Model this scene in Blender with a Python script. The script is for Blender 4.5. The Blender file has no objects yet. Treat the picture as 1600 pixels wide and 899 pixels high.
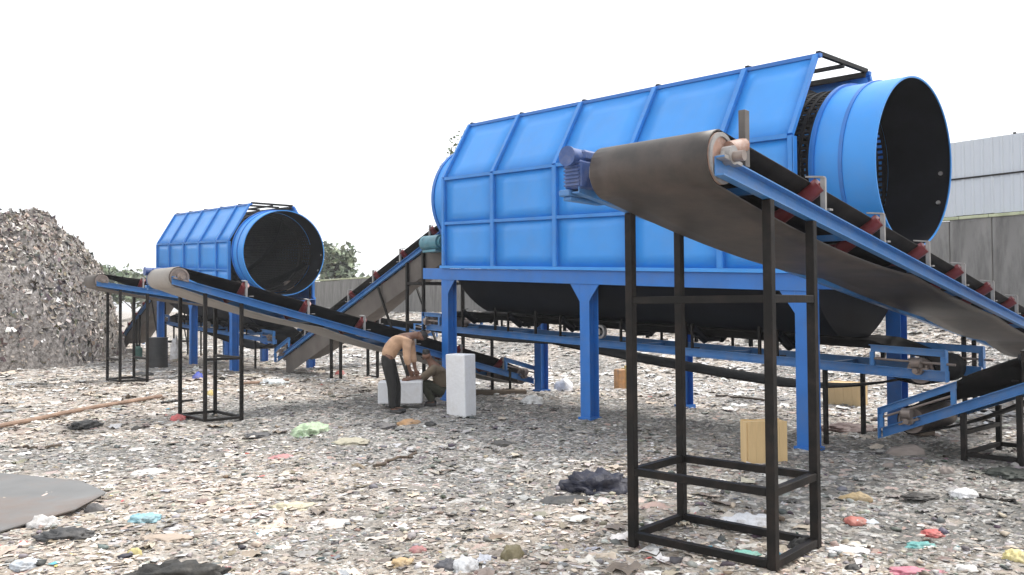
import bpy, bmesh, math, random
import numpy as np
from mathutils import Vector, Matrix, noise as mn

random.seed(7)
rng = np.random.default_rng(7)
scene = bpy.context.scene
COL = scene.collection
R = math.radians
PI = math.pi

# ------------------------------------------------------------------ camera, sky, sun, exposure
F_PX, PITCH, ROLL, EYE = 1291.8, 0.0234, -0.0073, 1.7
cam_d = bpy.data.cameras.new('camera')
cam_d.sensor_width = 36.0
cam_d.lens = F_PX / 1600 * 36.0
cam_d.clip_start = 0.05
cam_d.clip_end = 9000
cam = bpy.data.objects.new('camera', cam_d)
COL.objects.link(cam)
_F = Vector((0, math.cos(PITCH), math.sin(PITCH)))
_R0 = Vector((1, 0, 0)); _U0 = _R0.cross(_F)
_R = math.cos(ROLL) * _R0 + math.sin(ROLL) * _U0
_U = -math.sin(ROLL) * _R0 + math.cos(ROLL) * _U0
cam.matrix_world = Matrix(((_R.x, _U.x, -_F.x, 0), (_R.y, _U.y, -_F.y, 0), (_R.z, _U.z, -_F.z, EYE), (0, 0, 0, 1)))
scene.camera = cam

HAZE = .0011
SUN_EL, SUN_AZ = R(58), R(62)           # azimuth clockwise from +Y: behind and to the right, high
world = bpy.data.worlds.new('World')
scene.world = world
world.use_nodes = True
wn, wl = world.node_tree.nodes, world.node_tree.links
wn.clear()
wo = wn.new('ShaderNodeOutputWorld'); bg = wn.new('ShaderNodeBackground')
sky = wn.new('ShaderNodeTexSky'); sky.sky_type = 'NISHITA'; sky.sun_disc = False
sky.sun_elevation = SUN_EL; sky.sun_rotation = SUN_AZ
sky.air_density = 1.0; sky.dust_density = 6.0; sky.ozone_density = 1.0
hs = wn.new('ShaderNodeHueSaturation'); hs.inputs['Saturation'].default_value = 0.30
mixw = wn.new('ShaderNodeMix'); mixw.data_type = 'RGBA'
mixw.inputs[0].default_value = 0.72       # thin even cloud over the whole sky
mixw.inputs[7].default_value = (13.0, 13.3, 13.6, 1)
wl.new(sky.outputs[0], hs.inputs['Color']); wl.new(hs.outputs[0], mixw.inputs[6])
wl.new(mixw.outputs[2], bg.inputs[0]); wl.new(bg.outputs[0], wo.inputs[0])
bg.inputs[1].default_value = 0.10

sun_d = bpy.data.lights.new('sun', 'SUN'); sun_d.energy = 2.2; sun_d.angle = R(12); sun_d.color = (1, 0.96, 0.9)
sun = bpy.data.objects.new('sun', sun_d); COL.objects.link(sun)
_s = Vector((math.sin(SUN_AZ) * math.cos(SUN_EL), math.cos(SUN_AZ) * math.cos(SUN_EL), math.sin(SUN_EL)))
sun.rotation_euler = _s.to_track_quat('Z', 'Y').to_euler()
sun.location = (20, 20, 40)

scene.view_settings.view_transform = 'Standard'
scene.view_settings.look = 'None'
scene.view_settings.exposure = 0.55
scene.view_settings.gamma = 1.0
scene.view_settings.use_curve_mapping = False
scene.cycles.max_bounces = 8
scene.cycles.diffuse_bounces = 4

# ------------------------------------------------------------------ helpers: points
def ray(px, py):
    return _F + _R * ((px - 800) / F_PX) - _U * ((py - 449.5) / F_PX)

T1 = Vector((2.0145, 13.1267)); WALL_P = Vector((12.9, 21.15)); TA = -0.8652
UD = Vector((math.cos(TA), math.sin(TA))); VD = Vector((-math.sin(TA), math.cos(TA)))

def smooth(a, b, x):
    t = min(1, max(0, (x - a) / (b - a)))
    return t * t * (3 - 2 * t)

def hgt(x, y):
    """height of the dump ground: nearly flat, banked up against the boundary wall"""
    dv = (Vector((x, y)) - WALL_P).dot(VD)           # 0 at the wall, negative on our side
    h = 1.45 * smooth(-8.5, -0.6, dv) if dv < 0.3 else 1.45 * (1 - smooth(0.3, 8, dv))
    h += 0.035 * mn.noise(Vector((x * 0.33, y * 0.33, 2.0)))
    return h

def gz(X, Y):
    a = mn.noise(Vector((X * 1.1, Y * 1.1, 0))); b = mn.noise(Vector((X * 3.1, Y * 3.1, 5)))
    return hgt(X, Y) + .05 * a + .055 * (.35 - abs(b)) + .022 * mn.noise(Vector((X * 8, Y * 8, 5)))

def G(px, py):
    """the spot on the ground seen at a photo pixel"""
    d = ray(px, py); h = 0.0
    for _ in range(12):
        t = (h - EYE) / d.z
        p = Vector((d.x * t, d.y * t))
        h = 0.5 * h + 0.5 * hgt(p.x, p.y)
    return Vector((p.x, p.y, hgt(p.x, p.y)))

def at(px, py, Y):
    d = ray(px, py)
    return Vector((0, 0, EYE)) + d * (Y / d.y)

# ------------------------------------------------------------------ helpers: materials
def mat(name, col, rough=0.6, metal=0.0, var=0.15, scale=4.0, dirt=None, dirt_amt=0.4, dirt_scale=1.3,
        stretch=None, bump=0.0, bump_scale=40.0, spec=0.5):
    m = bpy.data.materials.new(name); m.use_nodes = True
    nt = m.node_tree; N, L = nt.nodes, nt.links
    b = N['Principled BSDF']
    b.inputs['Roughness'].default_value = rough; b.inputs['Metallic'].default_value = metal
    b.inputs['Specular IOR Level'].default_value = spec
    tc = N.new('ShaderNodeTexCoord'); vec = tc.outputs['Object']
    if stretch:
        mp = N.new('ShaderNodeMapping'); mp.inputs['Scale'].default_value = stretch
        L.new(vec, mp.inputs[0]); svec = mp.outputs[0]
    else:
        svec = vec
    n1 = N.new('ShaderNodeTexNoise'); n1.inputs['Scale'].default_value = scale; n1.inputs['Detail'].default_value = 6
    L.new(svec, n1.inputs['Vector'])
    r1 = N.new('ShaderNodeMapRange'); r1.inputs[1].default_value = 0.3; r1.inputs[2].default_value = 0.7
    r1.inputs[3].default_value = 1 - var; r1.inputs[4].default_value = 1 + var
    L.new(n1.outputs['Fac'], r1.inputs[0])
    mul = N.new('ShaderNodeMix'); mul.data_type = 'RGBA'; mul.blend_type = 'MULTIPLY'; mul.inputs[0].default_value = 1
    mul.inputs[6].default_value = (*col, 1)
    L.new(r1.outputs[0], mul.inputs[7])
    out = mul.outputs[2]
    if dirt:
        n2 = N.new('ShaderNodeTexNoise'); n2.inputs['Scale'].default_value = dirt_scale; n2.inputs['Detail'].default_value = 9
        n2.inputs['Roughness'].default_value = 0.68
        L.new(svec, n2.inputs['Vector'])
        r2 = N.new('ShaderNodeMapRange'); r2.inputs[1].default_value = 0.46; r2.inputs[2].default_value = 0.72
        r2.inputs[4].default_value = dirt_amt
        L.new(n2.outputs['Fac'], r2.inputs[0])
        mx = N.new('ShaderNodeMix'); mx.data_type = 'RGBA'
        L.new(r2.outputs[0], mx.inputs[0]); L.new(out, mx.inputs[6]); mx.inputs[7].default_value = (*dirt, 1)
        out = mx.outputs[2]
    L.new(out, b.inputs['Base Color'])
    if bump:
        n3 = N.new('ShaderNodeTexNoise'); n3.inputs['Scale'].default_value = bump_scale; n3.inputs['Detail'].default_value = 5
        L.new(vec, n3.inputs['Vector'])
        bp = N.new('ShaderNodeBump'); bp.inputs['Strength'].default_value = bump; bp.inputs['Distance'].default_value = 0.02
        L.new(n3.outputs['Fac'], bp.inputs['Height']); L.new(bp.outputs[0], b.inputs['Normal'])
    return m

def attr_mat(name, rough=0.7, trans=0.0, bump=0.0):
    """material whose colour is kept per piece as an attribute"""
    m = bpy.data.materials.new(name); m.use_nodes = True
    N, L = m.node_tree.nodes, m.node_tree.links
    b = N['Principled BSDF']; b.inputs['Roughness'].default_value = rough
    a = N.new('ShaderNodeAttribute'); a.attribute_name = 'tint'
    n = N.new('ShaderNodeTexNoise'); n.inputs['Scale'].default_value = 30; n.inputs['Detail'].default_value = 4
    tc = N.new('ShaderNodeTexCoord'); L.new(tc.outputs['Object'], n.inputs['Vector'])
    mr = N.new('ShaderNodeMapRange'); mr.inputs[1].default_value = .3; mr.inputs[2].default_value = .7
    mr.inputs[3].default_value = .78; mr.inputs[4].default_value = 1.15
    L.new(n.outputs['Fac'], mr.inputs[0])
    mx = N.new('ShaderNodeMix'); mx.data_type = 'RGBA'; mx.blend_type = 'MULTIPLY'; mx.inputs[0].default_value = 1
    L.new(a.outputs['Color'], mx.inputs[6]); L.new(mr.outputs[0], mx.inputs[7])
    L.new(mx.outputs[2], b.inputs['Base Color'])
    return m

M = {}
M['blue'] = mat('blue_paint', (0.032, 0.265, 0.72), 0.42, var=0.07, scale=1.6, dirt=(0.16, 0.24, 0.42), dirt_amt=0.16, dirt_scale=2.2, bump=0.05, bump_scale=3)
M['blue_rib'] = mat('blue_rib_paint', (0.024, 0.205, 0.60), 0.45, var=0.1, scale=3, dirt=(0.12, 0.17, 0.28), dirt_amt=0.25, dirt_scale=4)
M['blue_frame'] = mat('blue_frame_paint', (0.017, 0.150, 0.50), 0.42, var=0.10, scale=2.5, dirt=(0.10, 0.14, 0.22), dirt_amt=0.30, dirt_scale=3, bump=0.05)
M['rail_blue'] = mat('worn_blue_rail_paint', (0.040, 0.185, 0.47), 0.38, var=0.16, scale=5, dirt=(0.16, 0.15, 0.14), dirt_amt=0.5, dirt_scale=5, bump=0.08)
M['motor_blue'] = mat('motor_blue_paint', (0.03, 0.075, 0.24), 0.4, var=0.2, scale=9, dirt=(0.24, 0.23, 0.25), dirt_amt=0.35, dirt_scale=16, bump=0.15)
M['teal_paint'] = mat('green_blue_motor_paint', (0.06, 0.20, 0.26), 0.4, var=0.2, scale=9, dirt=(0.25, 0.24, 0.22), dirt_amt=0.4)
M['black'] = mat('black_steel', (0.009, 0.008, 0.0075), 0.55, var=0.3, scale=6, dirt=(0.05, 0.032, 0.024), dirt_amt=0.35, dirt_scale=6, bump=0.1, spec=0.22)
M['dark'] = mat('dark_chute_steel', (0.007, 0.008, 0.012), 0.5, var=0.3, scale=3, dirt=(0.016, 0.016, 0.02), dirt_amt=0.4, spec=.12)
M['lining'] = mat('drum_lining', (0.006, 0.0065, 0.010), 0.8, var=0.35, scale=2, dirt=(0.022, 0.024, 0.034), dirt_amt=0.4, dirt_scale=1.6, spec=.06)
M['screen'] = mat('rusty_screen_mesh', (0.012, 0.011, 0.012), 0.6, var=0.3, scale=5, dirt=(0.035, 0.032, 0.030), dirt_amt=0.5, spec=.1)
M['steel'] = mat('bare_steel', (0.24, 0.20, 0.18), 0.45, 0.3, var=0.2, scale=9, dirt=(0.18, 0.11, 0.08), dirt_amt=0.6, dirt_scale=8)
M['head_post'] = mat('dull_grey_post', (0.10, 0.09, 0.085), 0.6, var=0.2, scale=9)
M['zinc'] = mat('grey_bracket_steel', (0.30, 0.29, 0.285), 0.45, 0.2, var=0.2, scale=9, dirt=(0.2, 0.17, 0.15), dirt_amt=0.4, dirt_scale=8)
M['rust'] = mat('rusted_pulley_end', (0.36, 0.22, 0.17), 0.7, var=0.25, scale=9, dirt=(0.55, 0.48, 0.45), dirt_amt=0.7, dirt_scale=10)
M['red'] = mat('red_roller', (0.17, 0.022, 0.026), 0.45, var=0.25, scale=6, dirt=(0.10, 0.06, 0.05), dirt_amt=0.5, dirt_scale=6)
M['belt'] = mat('black_belt_rubber', (0.011, 0.010, 0.010), 0.75, var=0.3, scale=4, dirt=(0.038, 0.032, 0.030), dirt_amt=0.5, dirt_scale=3, spec=0.12)
M['belt_brown'] = mat('grimy_belt_back', (0.032, 0.027, 0.025), 0.5, var=0.25, scale=2.5, dirt=(0.115, 0.083, 0.070), dirt_amt=0.5, dirt_scale=2.6, bump=0.1, bump_scale=7)
M['belt_pale'] = mat('dusty_grey_belt_back', (0.30, 0.28, 0.26), 0.8, var=0.18, scale=3, dirt=(0.20, 0.17, 0.15), dirt_amt=0.5, dirt_scale=3)
M['belt_mid'] = mat('dusty_dark_belt_back', (0.115, 0.10, 0.09), 0.8, var=0.2, scale=2, dirt=(0.05, 0.042, 0.037), dirt_amt=0.7, dirt_scale=1.2)
M['concrete'] = mat('weathered_concrete', (0.20, 0.193, 0.185), 0.9, var=0.22, scale=2.2, stretch=(1, 1, 0.16), dirt=(0.045, 0.042, 0.04), dirt_amt=0.9, dirt_scale=2.6, bump=0.3)
M['coping'] = mat('mossy_coping', (0.42, 0.44, 0.30), 0.9, var=0.25, scale=3, dirt=(0.22, 0.27, 0.12), dirt_amt=0.6)
M['sheet'] = mat('galvanised_sheet', (0.52, 0.55, 0.59), 0.5, 0.1, var=0.08, scale=1.2, stretch=(1, 1, 0.2), dirt=(0.33, 0.32, 0.31), dirt_amt=0.35)
M['wood'] = mat('pale_plywood', (0.64, 0.46, 0.24), 0.8, var=0.08, scale=5, stretch=(5, 5, 0.6), dirt=(0.46, 0.32, 0.17), dirt_amt=0.3, dirt_scale=3)
M['wood_dark'] = mat('weathered_brown_wood', (0.30, 0.20, 0.145), 0.85, var=0.3, scale=4, dirt=(0.15, 0.10, 0.08), dirt_amt=0.5)
M['white_block'] = mat('white_foam_block', (0.76, 0.765, 0.79), 0.85, var=0.07, scale=3, dirt=(0.46, 0.42, 0.37), dirt_amt=0.4, dirt_scale=3.2, bump=0.3, bump_scale=20)
M['skin'] = mat('brown_skin', (0.17, 0.085, 0.055), 0.55, var=0.08, scale=20)
M['hair'] = mat('black_hair', (0.012, 0.010, 0.009), 0.6, var=0.3, scale=40)
M['shirt_tan'] = mat('tan_shirt_cloth', (0.53, 0.335, 0.22), 0.9, var=0.16, scale=9, dirt=(.33, .21, .13), dirt_amt=.5, dirt_scale=5, bump=0.9, bump_scale=14)
M['trousers'] = mat('dark_trouser_cloth', (0.022, 0.021, 0.020), 0.9, var=0.25, scale=9, bump=0.4, bump_scale=16)
M['shirt_olive'] = mat('olive_shirt_cloth', (0.155, 0.118, 0.080), 0.9, var=0.15, scale=9, bump=0.35, bump_scale=18)
M['trousers_olive'] = mat('dark_olive_trouser_cloth', (0.040, 0.040, 0.026), 0.9, var=0.2, scale=9, bump=0.4, bump_scale=16)
M['stone'] = mat('grey_stone', (0.27, 0.23, 0.21), 0.9, var=0.2, scale=5, dirt=(0.16, 0.14, 0.13), dirt_amt=0.5, bump=0.5, bump_scale=14)
M['bark'] = mat('tree_bark', (0.10, 0.075, 0.055), 0.9, var=0.3, scale=3, bump=0.4)
M['barrel'] = mat('black_drum_paint', (0.022, 0.022, 0.024), 0.5, var=0.3, scale=4, dirt=(0.10, 0.085, 0.075), dirt_amt=0.5)
M['slab'] = mat('dirty_grey_slab', (0.165, 0.165, 0.165), 0.75, var=0.16, scale=1.8, dirt=(0.18, 0.12, 0.09), dirt_amt=0.85, dirt_scale=.8, bump=0.15, bump_scale=9)
M['litter'] = attr_mat('litter_film', 0.6)
M['leaf'] = attr_mat('leaf_green', 0.7)

def cloth_mat(name, col, rough=0.6, var=0.12):
    k = 'cloth_' + name
    g_ = .3 * col[0] + .55 * col[1] + .15 * col[2]; col = tuple(.72 * c_ + .28 * g_ for c_ in col)
    if k not in M:
        M[k] = mat(k, col, rough, var=var, scale=12, dirt=(0.26, 0.225, 0.19), dirt_amt=0.75 if max(col) > .2 else .22, dirt_scale=8, bump=0.6, bump_scale=26)
    return M[k]

# ------------------------------------------------------------------ helpers: meshes
class MB:
    def __init__(s): s.v = []; s.f = []
    def add(s, vs, fs):
        o = len(s.v); s.v += [tuple(p) for p in vs]; s.f += [tuple(i + o for i in f) for f in fs]; return s
    def box(s, a, b):
        (x0, y0, z0), (x1, y1, z1) = a, b
        return s.add([(x0, y0, z0), (x1, y0, z0), (x1, y1, z0), (x0, y1, z0), (x0, y0, z1), (x1, y0, z1), (x1, y1, z1), (x0, y1, z1)],
                     [(0, 3, 2, 1), (4, 5, 6, 7), (0, 1, 5, 4), (1, 2, 6, 5), (2, 3, 7, 6), (3, 0, 4, 7)])
    def bar(s, p, q, w, h, up=(0, 0, 1)):
        """rectangular bar from p to q, w across, h along up"""
        p, q = Vector(p), Vector(q); d = (q - p).normalized(); up = Vector(up)
        if abs(d.dot(up)) > .99: up = Vector((1, 0, 0))
        sd = d.cross(up).normalized(); u2 = sd.cross(d)
        c = [sd * (i * w / 2) + u2 * (j * h / 2) for i, j in ((-1, -1), (1, -1), (1, 1), (-1, 1))]
        vs = [p + k for k in c] + [q + k for k in c]
        return s.add(vs, [(0, 1, 2, 3), (7, 6, 5, 4), (0, 4, 5, 1), (1, 5, 6, 2), (2, 6, 7, 3), (3, 7, 4, 0)])
    def tube(s, p, q, r, n=14, r2=None, caps=True):
        p, q = Vector(p), Vector(q); d = (q - p).normalized()
        a = Vector((0, 0, 1)) if abs(d.z) < .9 else Vector((1, 0, 0))
        x = d.cross(a).normalized(); y = d.cross(x); r2 = r if r2 is None else r2
        vs = []
        for i in range(n):
            t = 2 * PI * i / n; k = x * math.cos(t) + y * math.sin(t)
            vs += [p + k * r, q + k * r2]
        fs = [(2 * i, 2 * ((i + 1) % n), 2 * ((i + 1) % n) + 1, 2 * i + 1) for i in range(n)]
        if caps:
            fs += [tuple(2 * i for i in range(n))[::-1], tuple(2 * i + 1 for i in range(n))]
        return s.add(vs, fs)
    def pipe(s, p, q, ro, ri, n=64):
        p, q = Vector(p), Vector(q); d = (q - p).normalized()
        a = Vector((0, 0, 1)) if abs(d.z) < .9 else Vector((1, 0, 0))
        x = d.cross(a).normalized(); y = d.cross(x); vs = []; fs = []
        for i in range(n):
            t = 2 * PI * i / n; k = x * math.cos(t) + y * math.sin(t)
            vs += [p + k * ro, q + k * ro, q + k * ri, p + k * ri]
        for i in range(n):
            j = (i + 1) % n
            for a_, b_ in ((0, 1), (1, 2), (2, 3), (3, 0)):
                fs.append((4 * i + a_, 4 * j + a_, 4 * j + b_, 4 * i + b_))
        return s.add(vs, fs)
    def prism(s, pts, ext):
        e = Vector(ext); n = len(pts); P = [Vector(p) for p in pts]
        vs = P + [p + e for p in P]
        fs = [tuple(range(n)), tuple(range(2 * n - 1, n - 1, -1))] + [(i, i + n, (i + 1) % n + n, (i + 1) % n) for i in range(n)]
        return s.add(vs, fs)
    def grid(s, rows):
        nu = len(rows[0]); vs = [p for r in rows for p in r]; fs = []
        for i in range(len(rows) - 1):
            for j in range(nu - 1):
                a = i * nu + j; fs.append((a, a + 1, a + nu + 1, a + nu))
        return s.add(vs, fs)
    def mesh(s, name, m, smooth=False):
        me = bpy.data.meshes.new(name); me.from_pydata(s.v, [], s.f)
        bm = bmesh.new(); bm.from_mesh(me); bmesh.ops.recalc_face_normals(bm, faces=bm.faces); bm.to_mesh(me); bm.free()
        me.materials.append(m)
        if smooth:
            me.polygons.foreach_set('use_smooth', [True] * len(me.polygons))
        return me
    def build(s, name, m, parent=None, smooth=False, bevel=0.0, loc=None, solid=0.0):
        me = s.mesh(name, m, smooth)
        o = bpy.data.objects.new(name, me); COL.objects.link(o)
        if parent: o.parent = parent
        if loc: o.location = loc
        if smooth:
            md = o.modifiers.new('split', 'EDGE_SPLIT'); md.split_angle = R(38)
        if solid:
            md = o.modifiers.new('thick', 'SOLIDIFY'); md.thickness = solid; md.offset = 0
        if bevel:
            md = o.modifiers.new('bevel', 'BEVEL'); md.width = bevel; md.segments = 1; md.limit_method = 'ANGLE'
        return o

def tag(o, label=None, cat=None, group=None, kind=None):
    if label: o['label'] = label
    if cat: o['category'] = cat
    if group: o['group'] = group
    if kind: o['kind'] = kind
    return o

def thing(name, label, cat, loc=(0, 0, 0), rz=0.0, group=None):
    o = bpy.data.objects.new(name, None); COL.objects.link(o); o.empty_display_size = .2
    o.location = loc; o.rotation_euler = (0, 0, rz)
    return tag(o, label, cat, group)

def inst(o, parent=None, **kw):
    c = o.copy(); COL.objects.link(c)
    if parent: c.parent = parent
    for k, v in kw.items(): setattr(c, k, v)
    return c

def copy_tree(o, parent=None):
    c = o.copy(); COL.objects.link(c)
    if parent: c.parent = parent
    for ch in list(o.children): copy_tree(ch, c)
    return c

def fast_mesh(name, V, Fq, m, tint=None, smooth=False):
    """mesh from numpy quads"""
    me = bpy.data.meshes.new(name)
    nq = len(Fq); k = Fq.shape[1]
    me.vertices.add(len(V)); me.vertices.foreach_set('co', np.ascontiguousarray(V, dtype=np.float32).ravel())
    me.loops.add(nq * k); me.loops.foreach_set('vertex_index', np.ascontiguousarray(Fq, dtype=np.int32).ravel())
    me.polygons.add(nq); me.polygons.foreach_set('loop_start', np.arange(0, nq * k, k, dtype=np.int32))
    try: me.polygons.foreach_set('loop_total', np.full(nq, k, dtype=np.int32))
    except Exception: pass
    me.update(calc_edges=True); me.validate()
    if tint is not None:
        a = me.color_attributes.new('tint', 'FLOAT_COLOR', 'POINT')
        a.data.foreach_set('color', np.concatenate([tint, np.ones((len(tint), 1))], 1).astype(np.float32).ravel())
    if smooth: me.polygons.foreach_set('use_smooth', [True] * len(me.polygons))
    me.materials.append(m)
    o = bpy.data.objects.new(name, me); COL.objects.link(o)
    return o

# ------------------------------------------------------------------ ground
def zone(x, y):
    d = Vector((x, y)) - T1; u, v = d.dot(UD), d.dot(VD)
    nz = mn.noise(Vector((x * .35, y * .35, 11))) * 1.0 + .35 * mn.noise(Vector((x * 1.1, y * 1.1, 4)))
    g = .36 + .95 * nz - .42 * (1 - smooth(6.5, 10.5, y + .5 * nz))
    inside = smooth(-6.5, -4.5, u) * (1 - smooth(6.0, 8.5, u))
    g += inside * (smooth(-7.0, -4.0, v) * (1 - smooth(.3, 1.6, v))) * .75  # under and before the trommel: grey silt with its shade put into the colour
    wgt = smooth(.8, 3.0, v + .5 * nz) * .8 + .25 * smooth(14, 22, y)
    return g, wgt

def ground_material():
    m = bpy.data.materials.new('dump_ground'); m.use_nodes = True
    N, L = m.node_tree.nodes, m.node_tree.links
    b = N['Principled BSDF']; b.inputs['Roughness'].default_value = 0.92; b.inputs['Specular IOR Level'].default_value = 0.2
    geo = N.new('ShaderNodeNewGeometry'); pos = geo.outputs['Position']
    def noise(sc, det=6, ro=.6, v=pos):
        n = N.new('ShaderNodeTexNoise'); n.inputs['Scale'].default_value = sc; n.inputs['Detail'].default_value = det
        n.inputs['Roughness'].default_value = ro; L.new(v, n.inputs['Vector']); return n.outputs['Fac']
    def ramp(fac, stops):
        r = N.new('ShaderNodeValToRGB'); e = r.color_ramp.elements
        e[0].position = stops[0][0]; e[0].color = (*stops[0][1], 1); e[1].position = stops[-1][0]; e[1].color = (*stops[-1][1], 1)
        for p, c in stops[1:-1]:
            k = e.new(p); k.color = (*c, 1)
        L.new(fac, r.inputs[0]); return r.outputs[0]
    def mix(f, a, c):
        x = N.new('ShaderNodeMix'); x.data_type = 'RGBA'
        if isinstance(f, float): x.inputs[0].default_value = f
        else: L.new(f, x.inputs[0])
        L.new(a, x.inputs[6]); L.new(c, x.inputs[7]); return x.outputs[2]
    def mr(f, a, c, lo=0., hi=1.):
        x = N.new('ShaderNodeMapRange'); x.inputs[1].default_value = a; x.inputs[2].default_value = c
        x.inputs[3].default_value = lo; x.inputs[4].default_value = hi; L.new(f, x.inputs[0]); return x.outputs[0]
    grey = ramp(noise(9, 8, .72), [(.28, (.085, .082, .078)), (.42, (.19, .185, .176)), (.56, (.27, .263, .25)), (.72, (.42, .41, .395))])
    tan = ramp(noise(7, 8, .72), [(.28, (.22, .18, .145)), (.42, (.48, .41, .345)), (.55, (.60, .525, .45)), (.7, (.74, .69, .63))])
    def vor(sc):
        v = N.new('ShaderNodeTexVoronoi'); v.inputs['Scale'].default_value = sc
        w = N.new('ShaderNodeVectorMath'); w.operation = 'ADD'
        n = N.new('ShaderNodeTexNoise'); n.inputs['Scale'].default_value = sc * .6; n.inputs['Detail'].default_value = 3
        L.new(pos, n.inputs['Vector']); sm = N.new('ShaderNodeVectorMath'); sm.operation = 'SCALE'; sm.inputs['Scale'].default_value = 1.6 / sc
        L.new(n.outputs['Color'], sm.inputs[0]); L.new(pos, w.inputs[0]); L.new(sm.outputs[0], w.inputs[1])
        L.new(w.outputs[0], v.inputs['Vector'])
        sp = N.new('ShaderNodeSeparateColor'); L.new(v.outputs['Color'], sp.inputs[0]); return sp.outputs
    pal = [(.0, (.12, .11, .10)), (.10, (.22, .205, .19)), (.3, (.33, .30, .27)), (.5, (.50, .44, .38)), (.7, (.62, .60, .57)), (.86, (.80, .79, .77)), (.93, (.62, .42, .36)), (1., (.74, .75, .80))]
    v1 = vor(30); v2 = vor(11)
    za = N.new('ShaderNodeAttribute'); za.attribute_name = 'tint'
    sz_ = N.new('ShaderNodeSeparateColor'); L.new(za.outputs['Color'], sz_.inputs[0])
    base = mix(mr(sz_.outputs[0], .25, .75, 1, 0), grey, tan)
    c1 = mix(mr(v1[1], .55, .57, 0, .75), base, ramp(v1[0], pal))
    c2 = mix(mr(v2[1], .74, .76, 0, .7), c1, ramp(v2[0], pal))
    L.new(c2, b.inputs['Base Color'])
    bp = N.new('ShaderNodeBump'); bp.inputs['Strength'].default_value = .9; bp.inputs['Distance'].default_value = .05
    ad = N.new('ShaderNodeMath'); ad.operation = 'ADD'
    L.new(noise(16, 9, .75), ad.inputs[0]); L.new(v1[2], ad.inputs[1]); L.new(ad.outputs[0], bp.inputs['Height'])
    L.new(bp.outputs[0], b.inputs['Normal'])
    return m

def make_ground():
    rad = [0.0] + list(np.geomspace(1.0, 60, 260)) + [75, 100, 150, 250, 500, 1200]
    na = 560
    V = []
    # finer spokes toward the view (+Y)
    t = np.linspace(-1, 1, na, endpoint=False)
    ang = PI / 2 + PI * (0.28 * t + 0.72 * t ** 3)
    for r in rad:
        for a in ang:
            x, y = r * math.cos(a), r * math.sin(a)
            z = (gz(x, y) if r < 45 else hgt(x, y)) if r < 90 else 0.0
            V.append((x, y, z))
    V = np.array(V); n = len(rad)
    i, j = np.meshgrid(np.arange(n - 1), np.arange(na), indexing='ij'); j2 = (j + 1) % na
    Fq = np.stack([i * na + j, (i + 1) * na + j, (i + 1) * na + j2, i * na + j2], -1).reshape(-1, 4)
    Fq = Fq[:, ::-1] if False else Fq
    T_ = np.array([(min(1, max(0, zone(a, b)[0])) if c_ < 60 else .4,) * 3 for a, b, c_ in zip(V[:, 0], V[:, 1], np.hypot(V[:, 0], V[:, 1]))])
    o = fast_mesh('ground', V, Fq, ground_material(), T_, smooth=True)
    tag(o, kind='structure')
    return o
make_ground()

# ------------------------------------------------------------------ boundary wall, sheeting on it
def wall_pt(s, v=0.0): return WALL_P + UD * s + VD * v
def make_wall():
    w0 = thing('boundary_wall', 'weathered grey concrete boundary wall in upright panels behind the blue machines', 'wall', (WALL_P.x, WALL_P.y, 0), TA)
    def panel_mesh(h):
        mb = MB(); mb.box((-.515, -.06, .2), (.515, .06, h)); return mb
    tall = panel_mesh(3.93); low = panel_mesh(3.32)
    pt = tall.build('concrete_panel', M['concrete'], w0, bevel=.012); pl = low.build('concrete_panel', M['concrete'], w0, bevel=.012)
    first_t = first_l = True
    for k in range(-46, 12):
        x = k * 1.05; tl = x > -17
        src = pt if tl else pl
        if tl and first_t: o = pt; first_t = False
        elif (not tl) and first_l: o = pl; first_l = False
        else: o = inst(src, w0)
        o.location = (x, random.uniform(-.012, .012), random.uniform(-.03, .03))
    for x0, x1, z in ((-17.6, 12, 3.95), (-48.8, -17.7, 3.34)):
        mb = MB(); n = 40
        for i in range(n):
            a = x0 + (x1 - x0) * i / n; b = x0 + (x1 - x0) * (i + 1) / n - .01
            mb.box((a, -.10, z), (b, .10, z + .08))
        mb.build('coping', M['coping'], w0, bevel=.01)
    f0 = thing('sheet_metal_fence', 'ribbed grey metal sheet fence standing on top of the concrete wall', 'fence', (WALL_P.x, WALL_P.y, 4.03), TA)
    mb = MB(); w = .94; n = 12
    rows = []
    prof = []
    for i in range(4):
        a = -w / 2 + i * w / 4
        prof += [(a, 0), (a + .155, 0), (a + .175, -.03), (a + .21, -.03)]
    prof.append((w / 2, 0))
    for z in (0, .98): rows.append([(x, y, z) for x, y in prof])
    mb.grid(rows)
    s0 = mb.build('corrugated_sheet', M['sheet'], f0, solid=.004)
    first = True
    for r_, (z, y) in enumerate(((.02, 0), (1.03, .012))):
        for k in range(-14, 13):
            o = s0 if first else inst(s0, f0)
            first = False
            o.location = (k * .94, y, z + random.uniform(-.012, .012)); o.rotation_euler = (random.uniform(-.012, .012), 0, 0)
    for z in (.03, 1.0, 2.0):
        MB().bar((-13.8, .07, z), (11.8, .07, z), .05, .05).build('fence_rail', M['black'], f0)
    MB().bar((-13.6, -.045, 1.015), (11.7, -.045, 1.015), .02, .045).build('cover_strip', M['black'], f0)
    for k in range(-6, 6):
        MB().bar((k * 2.2, .13, 0), (k * 2.2, .13, 2.08), .06, .06).build('fence_post', M['black'], f0)
make_wall()

# ------------------------------------------------------------------ trommel screen
SL = 0.0486
S_, W_ = 3.55, 1.248
RIBS = [-3.53, -2.12, -.59, .92, 2.44, 3.45]
def sh(u, v, z): return (u, v, z - SL * u)

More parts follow.
